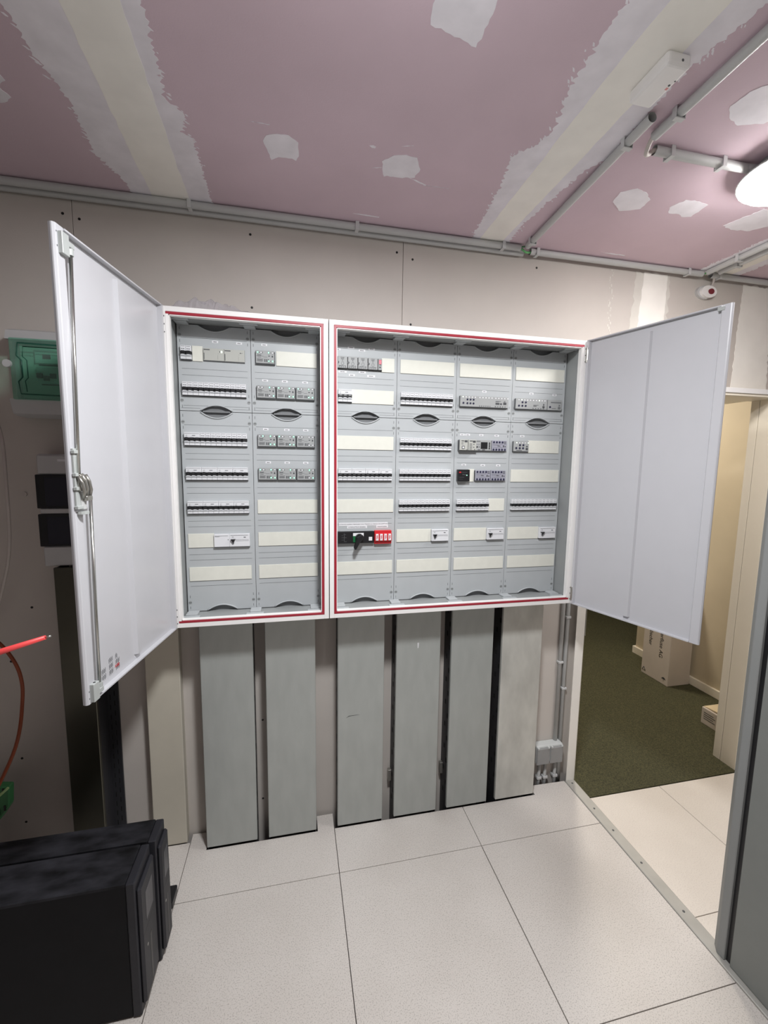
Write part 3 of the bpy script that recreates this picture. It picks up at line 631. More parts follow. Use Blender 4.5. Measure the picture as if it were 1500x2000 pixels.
rel('display_module', rgt, 1.1668, 2, modbody(0.0716, relay_m, dgrey_m), [
    ('screen', G(black_m).box(0.0235, 0.0530, -0.0132, -0.0115, -0.0135, 0.0140)),
    ('terminal', dots([(0.0620, 0.0105 - 0.0075 * k) for k in range(4)] + [(0.0070, -0.006)], 0.0030, black_m)),
    ('print', prints([(0.003, 0.021, 0.0165, 0.0185), (0.003, 0.021, 0.0035, 0.0045), (0.014, 0.018, -0.008, -0.0045), (0.010, 0.022, -0.0190, -0.0165), (0.030, 0.043, -0.0195, -0.016)], -0.0122))])
def dotted(x, row):
    rel('terminal_module', rgt, x, row, modbody(0.0700, lav_m, dgrey_m), [
        ('terminal', dots([(0.010 + 0.0130 * k, 0.0150) for k in range(4)] + [(0.009 + 0.0130 * k, -0.0155) for k in range(5)], 0.0042, navy_m)),
        ('print', prints([(0.055, 0.066, 0.0145, 0.0175), (0.055, 0.066, 0.0085, 0.0110), (0.005, 0.050, 0.0062, 0.0070), (0.005, 0.035, 0.0012, 0.0020), (0.027, 0.040, -0.0015, 0.0006), (0.005, 0.050, -0.0072, -0.0064), (0.052, 0.057, -0.005, 0.003), (0.060, 0.064, -0.005, 0.000)], -0.0122))])
dotted(1.2390, 2); dotted(1.1695, 3); dotted(1.2398, 3)
rel('black_module', rgt, 1.0905, 3, G(black_m).box(0, 0.0520, -0.020, 0, -0.0245, 0.0245, bev=0.0015), [
    ('emblem', G(redp_m).box(0.004, 0.0125, -0.0206, -0.0198, 0.0105, 0.0155)),
    ('print', prints([(0.0135, 0.040, 0.0125, 0.0140), (0.005, 0.026, -0.008, -0.0065), (0.006, 0.022, -0.016, -0.015)], -0.0202, print_m)),
    ('lit_lamp', G(led_m).box(0.0365, 0.0400, -0.0208, -0.0198, -0.001, 0.003)),
    ('button', G(dgrey_m).box(0.020, 0.0245, -0.0206, -0.0198, 0.002, 0.006).box(0.028, 0.0325, -0.0206, -0.0198, 0.001, 0.005))])
rel('controller', rgt, 1.3395, 2, modbody(0.0725, relay_m, dgrey_m), [
    ('terminal', dots([(0.0300, 0.0055), (0.0460, 0.0055), (0.0130, -0.0070), (0.0295, -0.0075), (0.0450, -0.0075)], 0.0044, navy_m)),
    ('indicator', whites([0.012 + 0.0135 * k for k in range(5)], 0.0130)),
    ('lit_lamp', G(ledw_m).box(0.012, 0.0168, -0.0133, -0.0125, 0.0130, 0.0172).box(0.066, 0.0702, -0.0133, -0.0125, 0.0130, 0.0172)),
    ('print', prints([(0.058, 0.068, -0.0155, -0.006), (0.060, 0.066, -0.003, 0.003), (0.014, 0.040, -0.0185, -0.016)], -0.0122))])

# ---- doors
def door(cab, P, Q, sgn, name):
    P = Vector((P[0], P[1], ZB)); d = Vector((Q[0] - P.x, Q[1] - P.y, 0)); L = d.length; ang = math.atan2(d.y, d.x)
    prof = [(0, 0), (L - 0.009, 0), (L - 0.002, 0.004), (L, 0.010), (L, 0.013), (L - 0.003, 0.017), (L - 0.006, 0.018), (L - 0.028, 0.018), (L - 0.031, 0.015), (L - 0.032, 0.005), (0.012, 0.005), (0.010, 0.020), (0, 0.020)]
    g = G(white_m).prism([(u, n * sgn) for u, n in prof], 'z', 0.0, 1.1)
    a = sorted((0.004 * sgn, 0.020 * sgn))
    g.box(0.005, L - 0.030, a[0], a[1], 0.0, 0.004).box(0.005, L - 0.030, a[0], a[1], 1.096, 1.1)
    o = put(name, g, cab, tuple(P), local=True); o.rotation_euler = (0, 0, ang)
    return o, L, sgn
def dsub(dr, name, g): return put(name, g, dr, WO[dr.name], local=True)
def S2(a, b, s_): return tuple(sorted((a * s_, b * s_)))
ld, LL, s1 = door(left, (-0.008, -0.214), (-0.089, -0.690), 1, 'door')
dsub(ld, 'stiffener', G(white_m).prism([(0.224, 0.004), (0.230, 0.015), (0.247, 0.015), (0.253, 0.004)], 'z', 0.022, 1.078))
dsub(ld, 'upper_rod', G(chrome_m).tube([(0.437, 0.020, 1.075), (0.456, 0.023, 0.80), (0.470, 0.025, 0.560)], 0.0042, 8))
dsub(ld, 'lower_rod', G(chrome_m).tube([(0.430, 0.022, 0.500), (0.436, 0.020, 0.21), (0.438, 0.019, 0.025)], 0.0042, 8))
for z in (1.040, 0.003):
    up = z > 0.5
    lb = G(lugm).box(0.452, 0.474, 0.017, 0.028, z, z + 0.046, bev=0.001).box(0.432, 0.456, 0.005, 0.026, z + (0.024 if up else 0.010), z + (0.036 if up else 0.022), bev=0.001).disc((0.438, 0.018, z + 0.010), 'z', 0.0078, 0.024, 12)
    lb.disc((0.462, 0.022, z + 0.0455), 'z', 0.003, 0.001, 8, black_m)
    dsub(ld, 'latch', lb)
lk = G(lugm)
for z in (0.612, 0.560, 0.528, 0.484): lk.box(0.462, 0.482, 0.018, 0.027, z - 0.004, z + 0.004, bev=0.001)
lk.box(0.466, 0.480, 0.017, 0.023, 0.480, 0.620, bev=0.001).disc((0.462, 0.022, 0.468), 'z', 0.014, 0.006, 14).box(0.448, 0.466, 0.017, 0.025, 0.478, 0.520, cond_m, bev=0.001)
dsub(ld, 'lock_plate', lk)
lm = G(zinc_m).box(0.455, 0.474, 0.016, 0.030, 0.522, 0.562, bev=0.002)
for k, (u, z) in enumerate(((0.476, 0.556), (0.466, 0.562), (0.452, 0.560))):
    lm.tube([(u, 0.028, z), (u - 0.003, 0.034, z - 0.016), (u - 0.008, 0.034, z - 0.036), (u - 0.012, 0.028, z - 0.050)], 0.0042, 8)
lm.box(0.438, 0.460, 0.020, 0.034, 0.498, 0.510, bev=0.002)
dsub(ld, 'lock_linkage', lm)
stk = G(print_m)
for r0, n in ((0.406, 4), (0.374, 6), (0.344, 5)):
    for k in range(n * 3):
        u = r0 - 0.0030 * (k % 6) - 0.002; z = 0.020 + 0.0165 * (k // 6) + 0.003 * (k % 2); stk.box(u, u + 0.0012, 0.0048, 0.0053, z, z + 0.012)
sk = dsub(ld, 'printed_notice', stk); sk['kind'] = 'stuff'
text('emblem', 'ABB', ld, (0.338, 0.0053, 0.032), 0.012, (PI / 2, 0, PI), redp_m)
dsub(ld, 'fixing_hole', G(dgrey_m).box(0.4755, 0.4775, 0.0177, 0.0182, 1.052, 1.056).box(0.4755, 0.4775, 0.0177, 0.0182, 1.082, 1.085).box(0.4755, 0.4775, 0.0177, 0.0182, 0.030, 0.034).box(0.4755, 0.4775, 0.0177, 0.0182, 0.012, 0.016))
rd, LR, s2 = door(rgt, (1.612, -0.213), (1.765, -0.675), -1, 'door')
dsub(rd, 'stiffener', G(white_m).prism([(0.222, -0.004), (0.227, -0.014), (0.243, -0.014), (0.248, -0.004)], 'z', 0.018, 1.076))
dsub(rd, 'catch', G(lugm).box(0.446, 0.466, -0.020, -0.008, 1.083, 1.096, bev=0.001))
for cab, x, zz in ((left, 0.004, (2.045, 1.045)), (rgt, 1.600, (2.045, 1.048))):
    for z in zz:
        sx = 1 if cab is left else -1
        hg = G(zinc_m).box(x - 0.008, x + 0.004, YF - 0.010, YF, z - 0.030, z + 0.030, bev=0.001).disc((x - 0.004, YF - 0.006, z - 0.020), 'z', 0.0055, 0.040, 10)
        for dz in (-0.018, 0.0, 0.018): hg.disc((x + 0.008 * sx, YF - 0.0012, z + dz * 1.4), 'y', 0.0022, 0.0014, 8, dgrey_m)
        put('hinge', hg, cab)

# clear plastic film lying on the left cabinet
fb = bmesh.new(); NX, NY = 46, 12; gr = []
for i in range(NX):
    for j in range(NY):
        x = 0.035 + 0.255 * i / (NX - 1); y = -0.211 + 0.16 * j / (NY - 1)
        env = math.sin(PI * i / (NX - 1)) ** 0.5 * math.sin(PI * (j / (NY - 1)) ** 0.6) ** 0.6 * (1.2 - 0.8 * i / NX)
        z = ZT + 0.0015 + env * (0.034 + 0.014 * math.sin(i * 0.31 + j * 0.5) ** 2 + 0.006 * math.sin(i * 0.8 - j * 0.9) + 0.004 * R.random())
        gr.append(fb.verts.new((x + R.uniform(-0.0015, 0.0015), y + R.uniform(-0.002, 0.002), max(z, ZT + 0.001))))
for i in range(NX - 1):
    for j in range(NY - 1): fb.faces.new((gr[i * NY + j], gr[(i + 1) * NY + j], gr[(i + 1) * NY + j + 1], gr[i * NY + j + 1]))
gf = G(film_m); gf.bm.free(); gf.bm = fb
film = tag(put('plastic_film', gf, None, (0.16, -0.11, ZT)), 'crumpled clear plastic film lying on top of the narrower cabinet', 'plastic wrap')

# ------------------------------------------------------------------ CABLE TRAYS under the cabinets
TR = [0.056, 0.303, 0.595, 0.848, 1.100, 1.346]
TL = ['grey metal cable tray under the cabinets, leftmost of the six', 'grey metal cable tray under the cabinets, second from the left of six',
      'grey metal cable tray with a short dark scratch, third from the left of six', 'grey metal cable tray with a pale mark near its top, fourth from left',
      'grey metal cable tray under the cabinets, fifth from the left of six', 'pale stained metal cable tray next to the socket box, rightmost of the six']
for k, x in enumerate(TR):
    t = thing('cable_tray', (x + 0.1, -0.05, -0.1), TL[k], 'cable tray', 'cable trays under the cabinets')
    zt = ZB - 0.001
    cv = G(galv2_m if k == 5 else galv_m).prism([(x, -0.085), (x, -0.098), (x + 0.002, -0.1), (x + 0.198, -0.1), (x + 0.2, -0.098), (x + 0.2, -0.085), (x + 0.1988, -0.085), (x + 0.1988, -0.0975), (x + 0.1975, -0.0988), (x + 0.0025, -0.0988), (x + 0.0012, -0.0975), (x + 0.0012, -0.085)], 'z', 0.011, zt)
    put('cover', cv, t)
    for xa in (x + 0.003, x + 0.1955):
        put('side_rail', G(dsteel_m).box(xa, xa + 0.0015, -0.0972, -0.002, -0.10, zt), t)
    sl = G(blk_m)
    r = random.Random(k)
    for q in range(17):
        z = 0.05 + q * 0.055
        sl.box(x + 0.0024, x + 0.0031, -0.075 if q % 2 else -0.045, -0.063 if q % 2 else -0.033, z, z + 0.022)
        sl.box(x + 0.1969, x + 0.1976, -0.075 if q % 2 else -0.045, -0.063 if q % 2 else -0.033, z, z + 0.022)
    put('slot', sl, t)
    if k in (3, 4):
        put('bracket', G(zinc_m).box(x - 0.012, x + 0.003, -0.030, -0.012, 0.13, 0.185, bev=0.001), t)
    if k == 2:
        put('scratch', G(screw_m).prism([(x + 0.035, 0.512), (x + 0.05, 0.519), (x + 0.085, 0.521), (x + 0.098, 0.5205), (x + 0.085, 0.5222), (x + 0.048, 0.521)], 'y', -0.1002, -0.1), t)
    if k == 3:
        put('mark', G(tag_m).prism([(x + 0.095, 0.80), (x + 0.099, 0.80), (x + 0.101, 0.824), (x + 0.094, 0.824)], 'y', -0.1002, -0.1), t)

# cream trunking and the left-hand group
dt = thing('cable_duct', (-0.094, -0.024, 0.0), 'cream plastic cable duct standing against the wall beside the black units', 'cable duct')
put('duct_base', G(duct_m).box(-0.156, -0.034, -0.030, -0.0005, 0.0, 1.75), dt)
put('duct_cover', G(duct_m).box(-0.158, -0.031, -0.048, -0.028, 0.0, 1.75, bev=0.003, seg=2), dt)

e1 = thing('distribution_box', (-0.375, -0.05, 1.735), 'grey small distribution box with a green transparent lid', 'distribution box')
def rbx(g, x0, x1, y0, y1, z0, z1, b, mt=None, seg=3): return g.box(x0, x1, y0, y1, z0, z1, mt, bev=b, seg=seg)
sh = G(encl_m)
rbx(sh, -0.520, -0.230, -0.052, -0.001, 1.742, 2.040, 0.020)
sh.prism([(-0.05, 2.038), (-0.085, 2.026), (-0.094, 1.995), (-0.05, 1.995)], 'x', -0.512, -0.238).prism([(-0.05, 1.744), (-0.080, 1.752), (-0.094, 1.800), (-0.05, 1.800)], 'x', -0.512, -0.238)
put('housing', sh, e1)
put('inner_plate', G(mat('pale_plate', (214, 222, 218), 0.5)).box(-0.488, -0.245, -0.060, -0.051, 1.806, 1.990), e1)
mu = put('module', G(brk_m).box(-0.440, -0.335, -0.070, -0.058, 1.925, 1.972, bev=0.001).box(-0.435, -0.368, -0.074, -0.058, 1.858, 1.912, bev=0.001), e1)
put('display', G(mat('dark_red_display', (96, 18, 34), 0.3)).box(-0.416, -0.392, -0.0712, -0.0695, 1.940, 1.955), mu)
put('toggle', G(black_m).box(-0.432, -0.417, -0.084, -0.073, 1.874, 1.890).box(-0.412, -0.397, -0.084, -0.073, 1.866, 1.882, dgrey_m).box(-0.392, -0.376, -0.084, -0.073, 1.874, 1.890), mu)
put('painted_shade', G(dgrey_m).box(-0.434, -0.350, -0.0605, -0.0595, 1.918, 1.923).box(-0.43, -0.366, -0.0605, -0.0595, 1.853, 1.857), e1)  # dark strips on the plate, painted shade below each module
lid = put('lid', G(lidg_m).box(-0.497, -0.240, -0.104, -0.094, 1.797, 1.998, bev=0.004, seg=2), e1)
put('lid_rib', G(mat('green_rib', (34, 92, 76), 0.3)).tube([(-0.240, -0.105, 1.978), (-0.470, -0.105, 1.981), (-0.475, -0.105, 1.940), (-0.462, -0.105, 1.925), (-0.462, -0.105, 1.870), (-0.475, -0.105, 1.855), (-0.470, -0.105, 1.815), (-0.240, -0.105, 1.812)], 0.0022, 6).tube([(-0.240, -0.105, 1.968), (-0.455, -0.105, 1.970), (-0.458, -0.105, 1.938), (-0.446, -0.105, 1.926), (-0.446, -0.105, 1.868), (-0.455, -0.105, 1.858), (-0.452, -0.105, 1.822)], 0.0014, 6), lid)
put('lid_tab', G(encl_m).disc((-0.502, -0.112, 1.912), 'y', 0.0125, 0.008, 18), lid)

e2 = thing('distribution_box', (-0.330, -0.04, 1.213), 'white small distribution box with two smoked windows, mounted below the green one', 'distribution box')
put('housing', rbx(G(encl_m), -0.458, -0.200, -0.075, -0.001, 1.213, 1.616, 0.006, seg=2).box(-0.450, -0.205, -0.092, -0.07, 1.545, 1.612, bev=0.004).box(-0.450, -0.205, -0.092, -0.07, 1.406, 1.424, bev=0.002).box(-0.450, -0.205, -0.092, -0.07, 1.217, 1.288, bev=0.004), e2)
for z0, z1 in ((1.424, 1.545), (1.288, 1.406)):
    wn = put('window', G(smoke_m).box(-0.456, -0.205, -0.094, -0.086, z0 + 0.001, z1 - 0.001, bev=0.002), e2)
    put('window_frame', G(black_m).box(-0.456, -0.430, -0.0945, -0.0935, z0 + 0.002, z1 - 0.002).box(-0.43, -0.205, -0.0945, -0.0935, z1 - 0.010, z1 - 0.002).box(-0.43, -0.205, -0.0945, -0.0935, z0 + 0.002, z0 + 0.009), wn)
    put('module_row', G(dgrey_m).box(-0.41, -0.21, -0.080, -0.074, z0 + 0.035, z1 - 0.035), wn)
put('screw', G(screw_m).disc((-0.449, -0.0765, 1.607), 'y', 0.004, 0.002, 8).disc((-0.449, -0.0765, 1.222), 'y', 0.004, 0.002, 8), e2)
put('paper_tag', G(tag_m).box(-0.385, -0.330, -0.0925, -0.0918, 1.590, 1.598), e2)

t = thing('cable_tray', (-0.365, -0.05, -0.1), 'dark metal cable tray below the small white distribution box', 'cable tray')
put('cover', G(mat('dark_glossy_steel', (92, 90, 80), 0.28, metal=0.75, var=0.1, scale=3)).prism([(-0.420, -0.085), (-0.420, -0.098), (-0.418, -0.1), (-0.314, -0.1), (-0.312, -0.098), (-0.312, -0.085)], 'z', -0.1, 1.211), t)
put('side_rail', G(dsteel_m).box(-0.416, -0.4145, -0.09, -0.002, -0.1, 1.211).box(-0.3155, -0.314, -0.09, -0.002, -0.1, 1.211).box(-0.314, -0.272, -0.012, -0.004, -0.1, 1.211), t)
sl = G(blk_m)
for q in range(26):
    z = 0.06 + q * 0.042; sl.box(-0.303, -0.2995, -0.0126, -0.0118, z, z + 0.021); sl.box(-0.2875, -0.284, -0.0126, -0.0118, z + 0.016, z + 0.037)
put('slot', sl, t)

# loose cables at the left edge
def smooth(p, n=8):
    p = [Vector(q) for q in p]; out = []
    for i in range(len(p) - 1):
        a, b, c, d = p[max(i - 1, 0)], p[i], p[i + 1], p[min(i + 2, len(p) - 1)]
        for k in range(n):
            t_ = k / n; out.append(0.5 * ((2 * b) + (c - a) * t_ + (2 * a - 5 * b + 4 * c - d) * t_ ** 2 + (3 * b - a - 3 * c + d) * t_ ** 3))
    out.append(p[-1]); return out
tag(put('cable', G(wcable_m).tube(smooth([(-0.62, -0.02, 1.78), (-0.565, -0.06, 1.68), (-0.540, -0.1, 1.50), (-0.545, -0.1, 1.32), (-0.570, -0.1, 1.18), (-0.66, -0.05, 1.0), (-0.80, -0.02, 0.9)]), 0.0055, 8), None, (-0.56, -0.05, 1.4)),
    'white cable hanging in a loose bow beside the green-lidded box', 'cable')
tag(put('cable', G(orange_m).tube(smooth([(-0.75, -0.05, 1.04), (-0.60, -0.14, 0.985), (-0.546, -0.15, 0.919), (-0.521, -0.15, 0.842), (-0.522, -0.15, 0.747), (-0.520, -0.21, 0.615), (-0.60, -0.250, 0.40), (-0.66, -0.27, 0.12), (-0.66, -0.27, 0.006)]), 0.0055, 8), None, (-0.56, -0.15, 0.7)),
    'thin orange cable hanging down the wall at the picture edge', 'cable')
rc = thing('cable', (-0.25, -0.8, 1.17), 'thick red cable end with a bare metal tip poking in above the orange cable', 'cable')
put('sheath', G(redc_m).tube([(-0.60, -0.74, 1.05), (-0.35, -0.78, 1.142), (-0.20, -0.80, 1.192), (-0.094, -0.80, 1.2235)], [0.0085, 0.008, 0.0068, 0.0045], 12), rc)
put('core', G(zinc_m).tube([(-0.094, -0.80, 1.2235), (-0.084, -0.80, 1.2258)], 0.0022, 8), rc)
gc = thing('reel', (-0.70, -0.16, 0.0), 'green striped reel edge showing at the left picture edge above the black units', 'reel')
gb = G(greenc_m)
gb.prism([(-0.80, 0.24), (-0.66, 0.285), (-0.612, 0.320), (-0.580, 0.368), (-0.574, 0.443), (-0.62, 0.45), (-0.80, 0.42)], 'y', -0.17, -0.14, bev=0.004)
put('drum', gb, gc)
rim = G(mat('yellow_green_rim', (150, 176, 120), 0.5)).tube([(-0.72, -0.172, 0.32), (-0.64, -0.172, 0.385), (-0.577, -0.172, 0.441)], 0.005, 6)
for k in range(6): rim.box(-0.69 + 0.019 * k, -0.685 + 0.019 * k, -0.173, -0.169, 0.285 + 0.014 * k, 0.305 + 0.014 * k, screw_m).box(-0.69 + 0.019 * k, -0.685 + 0.019 * k, -0.173, -0.169, 0.425, 0.440, screw_m)
put('rim', rim, gc)
put('stand', G(black_m).box(-0.78, -0.68, -0.20, -0.10, 0.0, 0.30), gc)

# two black uninterruptible supply units standing on edge
def ups(y0, y1, xf, label, h):
    t = thing('power_unit', ((xf - 0.3), (y0 + y1) / 2, 0.0), label, 'battery unit')
    xb = xf - 0.62
    put('case', G(ups_m).box(xb, xf - 0.035, y0 + 0.002, y1 - 0.002, 0.004, h - 0.003, bev=0.003), t)
    put('top_cover', G(upst_m).box(xb, xf - 0.036, y0 + 0.001, y1 - 0.001, h - 0.012, h, bev=0.002), t)
    w_ = y1 - y0
    bz = put('front_bezel', G(upsf_m).prism([(y0, 0.004), (y1, 0.004), (y1, h - 0.002), (y0, h - 0.002)], 'x', xf - 0.036, xf - 0.012, bev=0.003).prism([(y0 + 0.006, 0.03), (y1 - 0.006, 0.03), (y1 - 0.006, h - 0.03), (y0 + 0.006, h - 0.03)], 'x', xf - 0.014, xf, bev=0.006), t)
    put('vent', G(black_m).box(xf - 0.0005, xf + 0.0004, y0 + w_ * 0.45, y0 + w_ * 0.55, 0.05, 0.20).box(xf - 0.0005, xf + 0.0004, y0 + 0.012, y1 - 0.012, 0.245, 0.247), bz)
    put('display', G(mat('grey_bezel_window', (60, 60, 66), 0.35)).box(xf - 0.0005, xf + 0.0006, y0 + w_ * 0.3, y0 + w_ * 0.75, 0.27, 0.36), bz)
    put('indicator', G(zinc_m).disc((xf - 0.0005, y0 + w_ * 0.3, 0.19), 'x', 0.004, 0.001, 10), bz)
    return t
u2 = ups(-0.488, -0.402, 0.005, 'black standing power unit nearer the wall, partly behind its twin', 0.432)
put('foot', G(black_m).box(-0.10, -0.045, -0.48, -0.33, 0.0, 0.022, bev=0.003).box(-0.10, -0.018, -0.325, -0.255, 0.0, 0.030, bev=0.004).box(-0.05, -0.038, -0.30, -0.275, 0.03, 0.055, bev=0.003), u2)
u1 = ups(-0.624, -0.496, -0.010, 'black standing power unit nearest the camera, with a dusty top', 0.435)

# ------------------------------------------------------------------ CONDUITS
def clipg(x, y, axis, r, mt=clip_m):
    """saddle clip on the ceiling round a conduit"""
    g = G(mt); z = HC; a, b = r + 0.0025, 0.007
    if axis == 'x': g.box(x - b, x + b, y - a, y + a, z - 2 * r - 0.004, z - 2 * r - 0.0012, bev=0.0006).box(x - b, x + b, y - a, y - a + 0.0022, z - 2 * r - 0.002, z, bev=0.0005).box(x - b, x + b, y + a - 0.0022, y + a, z - 2 * r - 0.002, z, bev=0.0005)
    else: g.box(x - a, x + a, y - b, y + b, z - 2 * r - 0.004, z - 2 * r - 0.0012, bev=0.0006).box(x - a, x - a + 0.0022, y - b, y + b, z - 2 * r - 0.002, z, bev=0.0005).box(x + a - 0.0022, x + a, y - b, y + b, z - 2 * r - 0.002, z, bev=0.0005)
    return g
def conduit(p, q, r, label, clips=()):
    axis = 'x' if abs(p[0] - q[0]) > abs(p[1] - q[1]) else 'y'
    c = thing('conduit', ((p[0] + q[0]) / 2, (p[1] + q[1]) / 2, HC - 2 * r), label, 'conduit', 'grey ceiling conduits')
    put('pipe', G(cond_m).tube([p, q], r, 16, cap=False), c)
    for t_ in clips:
        x, y = p[0] + (q[0] - p[0]) * t_, p[1] + (q[1] - p[1]) * t_
        put('clip', clipg(x, y, axis, r), c)
    return c
r1 = 0.0125; zc = HC - r1 - 0.001
conduit((-1.6, -0.052, zc), (1.368, -0.052, zc), r1, 'long grey conduit along the ceiling edge, front one of the pair', [(x + 1.6) / 2.968 for x in (-0.55, 0.072, 0.674, 1.288)])
conduit((-1.6, -0.0195, zc - 0.0035), (1.40, -0.0195, zc - 0.0035), r1, 'long grey conduit along the ceiling edge, rear one against the wall', [])
conduit((1.425, -0.034, zc), (2.325, -0.034, zc), r1, 'shorter grey conduit along the ceiling edge, running up to the alarm button', [0.035, 0.905])
conduit((2.375, -0.032, zc), (3.5, -0.032, zc), r1, 'grey conduit along the ceiling edge at the far right, beyond the alarm button', [0.04, 0.6])
conduit((1.390, -0.075, zc), (1.352, -0.742, zc), r1, 'grey conduit across the ceiling, from the wall to the white box', [0.06, 0.86])
conduit((1.410, -0.690, zc), (1.372, -2.9, zc), r1, 'grey conduit across the ceiling, from beside the white box out past the top', [0.035, 0.155, 0.6])
conduit((1.452, -0.645, zc), (1.792, -0.645, zc), r1, 'short grey conduit across the ceiling, ending at the round lamp', [0.16, 0.70])
conduit((2.335, -0.055, zc), (2.315, -2.9, zc), r1, 'grey ceiling conduit at the right edge, left one of a pair', [0.05])
conduit((2.385, -0.070, zc), (2.378, -2.9, zc), r1, 'grey ceiling conduit at the right edge, right one of a pair', [0.03])
tag(put('wire', G(gy_m).tube(smooth([(1.34, -0.052, zc), (1.372, -0.052, zc - 0.002), (1.395, -0.048, zc - 0.011), (1.418, -0.038, zc - 0.006), (1.45, -0.034, zc)]), 0.0042, 8).tube(smooth([(1.34, -0.052, zc + 0.004), (1.37, -0.055, zc + 0.003), (1.388, -0.068, zc + 0.002), (1.389, -0.09, zc)]), 0.0032, 8, greenc_m), None, (1.39, -0.05, zc)),
    'green wires crossing the gap between the ends of ceiling edge conduits', 'wire')
tag(put('wire', G(gy_m).tube(smooth([(2.27, -0.034, zc), (2.325, -0.036, zc), (2.335, -0.06, zc), (2.335, -0.09, zc)]), 0.004, 8), None, (2.32, -0.04, zc)),
    'green wire running into the conduits above the alarm button', 'wire')
tag(put('cable', G(wcable_m).tube(smooth([(1.409, -0.75, zc), (1.410, -0.685, zc), (1.418, -0.655, zc - 0.018), (1.436, -0.642, zc - 0.012), (1.455, -0.645, zc), (1.50, -0.645, zc)]), 0.0062, 8), None, (1.42, -0.66, zc)),
    'short white cable loop joining two ceiling conduits near the white box', 'cable')

# alarm button on the wall
al = thing('alarm_button', (2.385, 0.0, 2.437), 'white oval alarm button with a dark red centre, high on the wall', 'alarm button')
put('base', G(frame_m).disc((2.375, -0.0135, 2.437), 'y', 0.047, 0.0135, 24, encl_m, rz=0.030), al)
put('cover', G(frame_m).disc((2.384, -0.027, 2.437), 'y', 0.044, 0.014, 24, rz=0.027), al)
put('button', G(mat('dark_red_button', (120, 38, 46), 0.35)).disc((2.393, -0.031, 2.437), 'y', 0.016, 0.005, 18, rz=0.0125), al)
put('cable', G(wcable_m).tube(smooth([(2.40, -0.018, 2.458), (2.405, -0.022, 2.478), (2.400, -0.03, 2.495), (2.390, -0.034, zc)]), 0.0050, 8), al)

# white box on the ceiling
wb = thing('emergency_light', (1.278, -0.838, HC), 'white oblong plastic box fixed to the ceiling beside the conduit', 'emergency light')
put('housing', G(frame_m).box(1.246, 1.310, -0.893, -0.777, HC - 0.030, HC, bev=0.008, seg=3), wb)
put('indicator', G(dgrey_m).disc((1.298, -0.846, HC - 0.0306), 'z', 0.0028, 0.001, 8).disc((1.302, -0.858, HC - 0.0306), 'z', 0.0018, 0.001, 8).disc((1.285, -0.8935, HC - 0.018), 'y', 0.003, 0.001, 8), wb)
put('mark', G(mat('pink_print', (222, 150, 150), 0.6)).box(1.297, 1.303, -0.840, -0.834, HC - 0.0306, HC - 0.0298), wb)

# round lamp
LC = (1.922, -0.700)
lp = thing('ceiling_lamp', (LC[0], LC[1], HC), 'round lit ceiling lamp at the right edge', 'ceiling lamp')
put('base', G(encl_m).lathe([(0.112, HC), (0.116, HC - 0.018), (0.140, HC - 0.028), (0.152, HC - 0.036), (0.152, HC - 0.040), (0.1, HC - 0.040)], LC), lp)
put('diffuser', G(dome_m).lathe([(0.149, HC - 0.041), (0.147, HC - 0.048), (0.135, HC - 0.058), (0.110, HC - 0.068), (0.075, HC - 0.075), (0.035, HC - 0.079), (0.004, HC - 0.080)], LC), lp)
put('cable_gland', G(encl_m).tube([(1.780, -0.647, zc), (1.818, -0.655, zc)], 0.010, 12), lp)

# ------------------------------------------------------------------ sockets and pipes by the doorway
so = thing('wall_socket', (1.66, -0.025, 0.10), 'grey double socket box low on the wall by the doorway', 'socket')
put('housing', G(mat('socket_grey', (206, 209, 208), 0.45)).box(1.586, 1.736, -0.046, -0.001, 0.118, 0.208, bev=0.006, seg=2), so)
for x0, x1 in ((1.589, 1.6590), (1.664, 1.7340)):
    l_ = put('lid', G(mat('lid_grey', (150, 150, 150), 0.5)).box(x0, x1, -0.053, -0.045, 0.112, 0.198, bev=0.003), so)
    put('lid_hinge', G(mat('socket_grey', (206, 209, 208), 0.45)).box(x0 + 0.002, x0 + 0.012, -0.056, -0.044, 0.195, 0.206, bev=0.002).box(x1 - 0.012, x1 - 0.002, -0.056, -0.044, 0.195, 0.206, bev=0.002), l_)
for x in (1.626, 1.660, 1.716):
    put('pipe', G(cond_m).tube([(x, -0.018, -0.09), (x, -0.018, 0.115)], 0.0085, 10), so)
    put('pipe_clip', G(clip_m).box(x - 0.013, x + 0.013, -0.029, -0.002, 0.012, 0.026, bev=0.002), so)
for x, s_ in ((1.712, 'grey pipe running down the wall to the socket box, left of two'), (1.740, 'grey pipe running down the wall against the doorway post, right of two')):
    p_ = thing('wall_pipe', (x, -0.012, 0.2), s_, 'pipe', 'pipes by the doorway')
    put('pipe', G(cond_m).tube([(x, -0.0125, 0.207 if x < 1.73 else -0.09), (x, -0.0125, 1.9)], 0.0098, 12), p_)
    for z in (0.48, 0.85) if x > 1.73 else (0.62,): put('pipe_clip', G(clip_m).box(x - 0.0125, x + 0.0125, -0.0245, -0.001, z, z + 0.012, bev=0.002), p_)

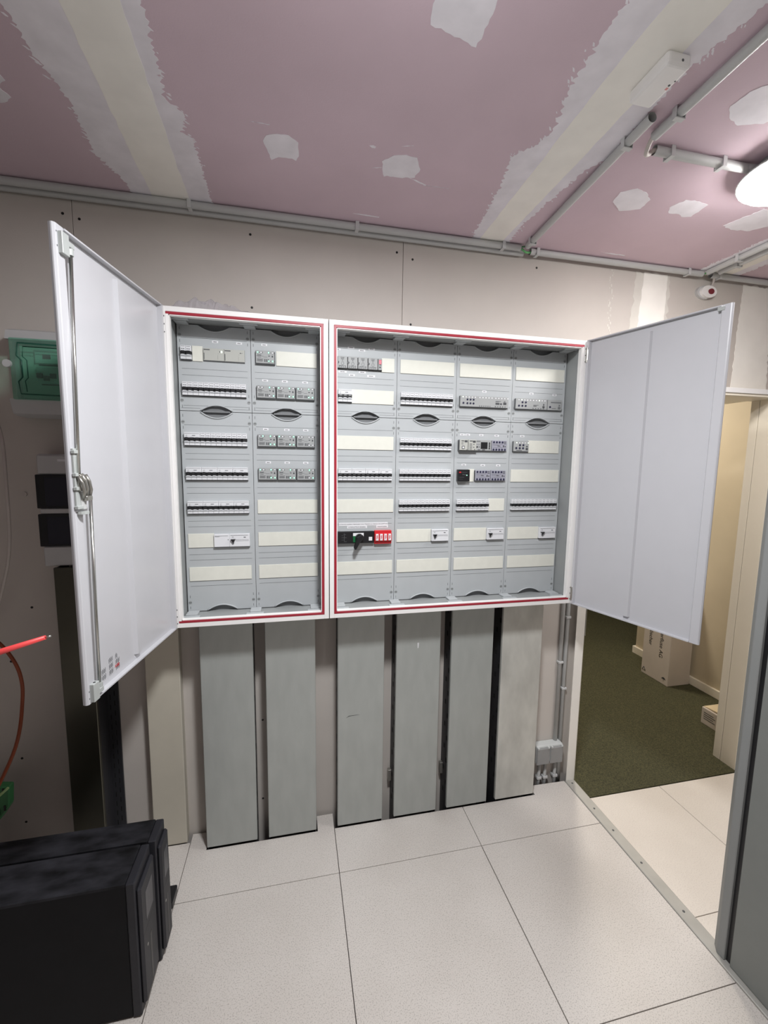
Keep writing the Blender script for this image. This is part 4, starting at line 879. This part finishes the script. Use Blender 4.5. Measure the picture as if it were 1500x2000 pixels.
# ------------------------------------------------------------------ boxes in the corridor
b1 = thing('carton', (3.155, 0.74, 0.003), 'tall white carton with black lettering, against the corridor wall', 'carton')
X0, X1, Y0, Y1, HB = 3.070, 3.262, 0.622, 0.862, 0.70
put('box', G(card_m).box(X0, X1, Y0, Y1, 0.003, HB, bev=0.003), b1)
for s_, y, z in (('Feuerl\u00f6scher', 0.795, 0.36), ('J\u00e4gerfluse AG', 0.700, 0.305)):
    o = text('lettering', s_, b1, (0, 0, 0), 0.043, (0, 0, 0), black_m)
    # reads downward on the face that looks toward -x
    o.matrix_local = Matrix.Translation((X0 - 0.0006 - 3.155, y - 0.74, z)) @ Matrix(((0, 0, -1, 0), (0, -1, 0, 0), (-1, 0, 0, 0), (0, 0, 0, 1)))
ic = G(print_m)
def tri(g, cy, cz, r):
    pts = [(cy + r * math.sin(2 * PI * k / 3), cz + r * math.cos(2 * PI * k / 3)) for k in range(3)]
    g.tube([(X0 - 0.0006, *pts[0]), (X0 - 0.0006, *pts[1]), (X0 - 0.0006, *pts[2]), (X0 - 0.0006, *pts[0])], 0.0022, 5)
tri(ic, 0.836, 0.040, 0.018)
ic.prism([(0.640, 0.044), (0.676, 0.044), (0.670, 0.054), (0.658, 0.060), (0.646, 0.054)], 'x', X0 - 0.0008, X0).box(X0 - 0.0008, X0, 0.657, 0.659, 0.026, 0.044)
put('carton_mark', ic, b1)
b2 = thing('carton', (2.99, 0.16, 0.003), 'small white carton with its flap lifted, behind the doorway jamb', 'carton')
put('box', G(card_m).box(2.915, 3.10, 0.035, 0.228, 0.003, 0.108, bev=0.003), b2)
put('flap', G(cardin_m).prism([(0.04, 0.118), (0.222, 0.1085), (0.222, 0.112), (0.04, 0.130)], 'x', 2.925, 3.10), b2)
bp_ = G(dgrey_m)
for k in range(4): bp_.box(2.9142, 2.9150, 0.150 - 0.012 * (k % 2), 0.212, 0.078 - 0.013 * k, 0.082 - 0.013 * k)
put('label_print', bp_, b2)

# tiny marks too small to pick apart singly
for o in bpy.data.objects:
    if o.parent and o.type == 'MESH' and o.name.split('.')[0] in ('slot', 'groove', 'fastener', 'print', 'tag_print', 'terminal', 'indicator', 'button', 'lit_lamp', 'label_print', 'fixing_hole', 'carton_mark', 'toggle'):
        if o.name.split('.')[0] != 'toggle': o['kind'] = 'stuff'
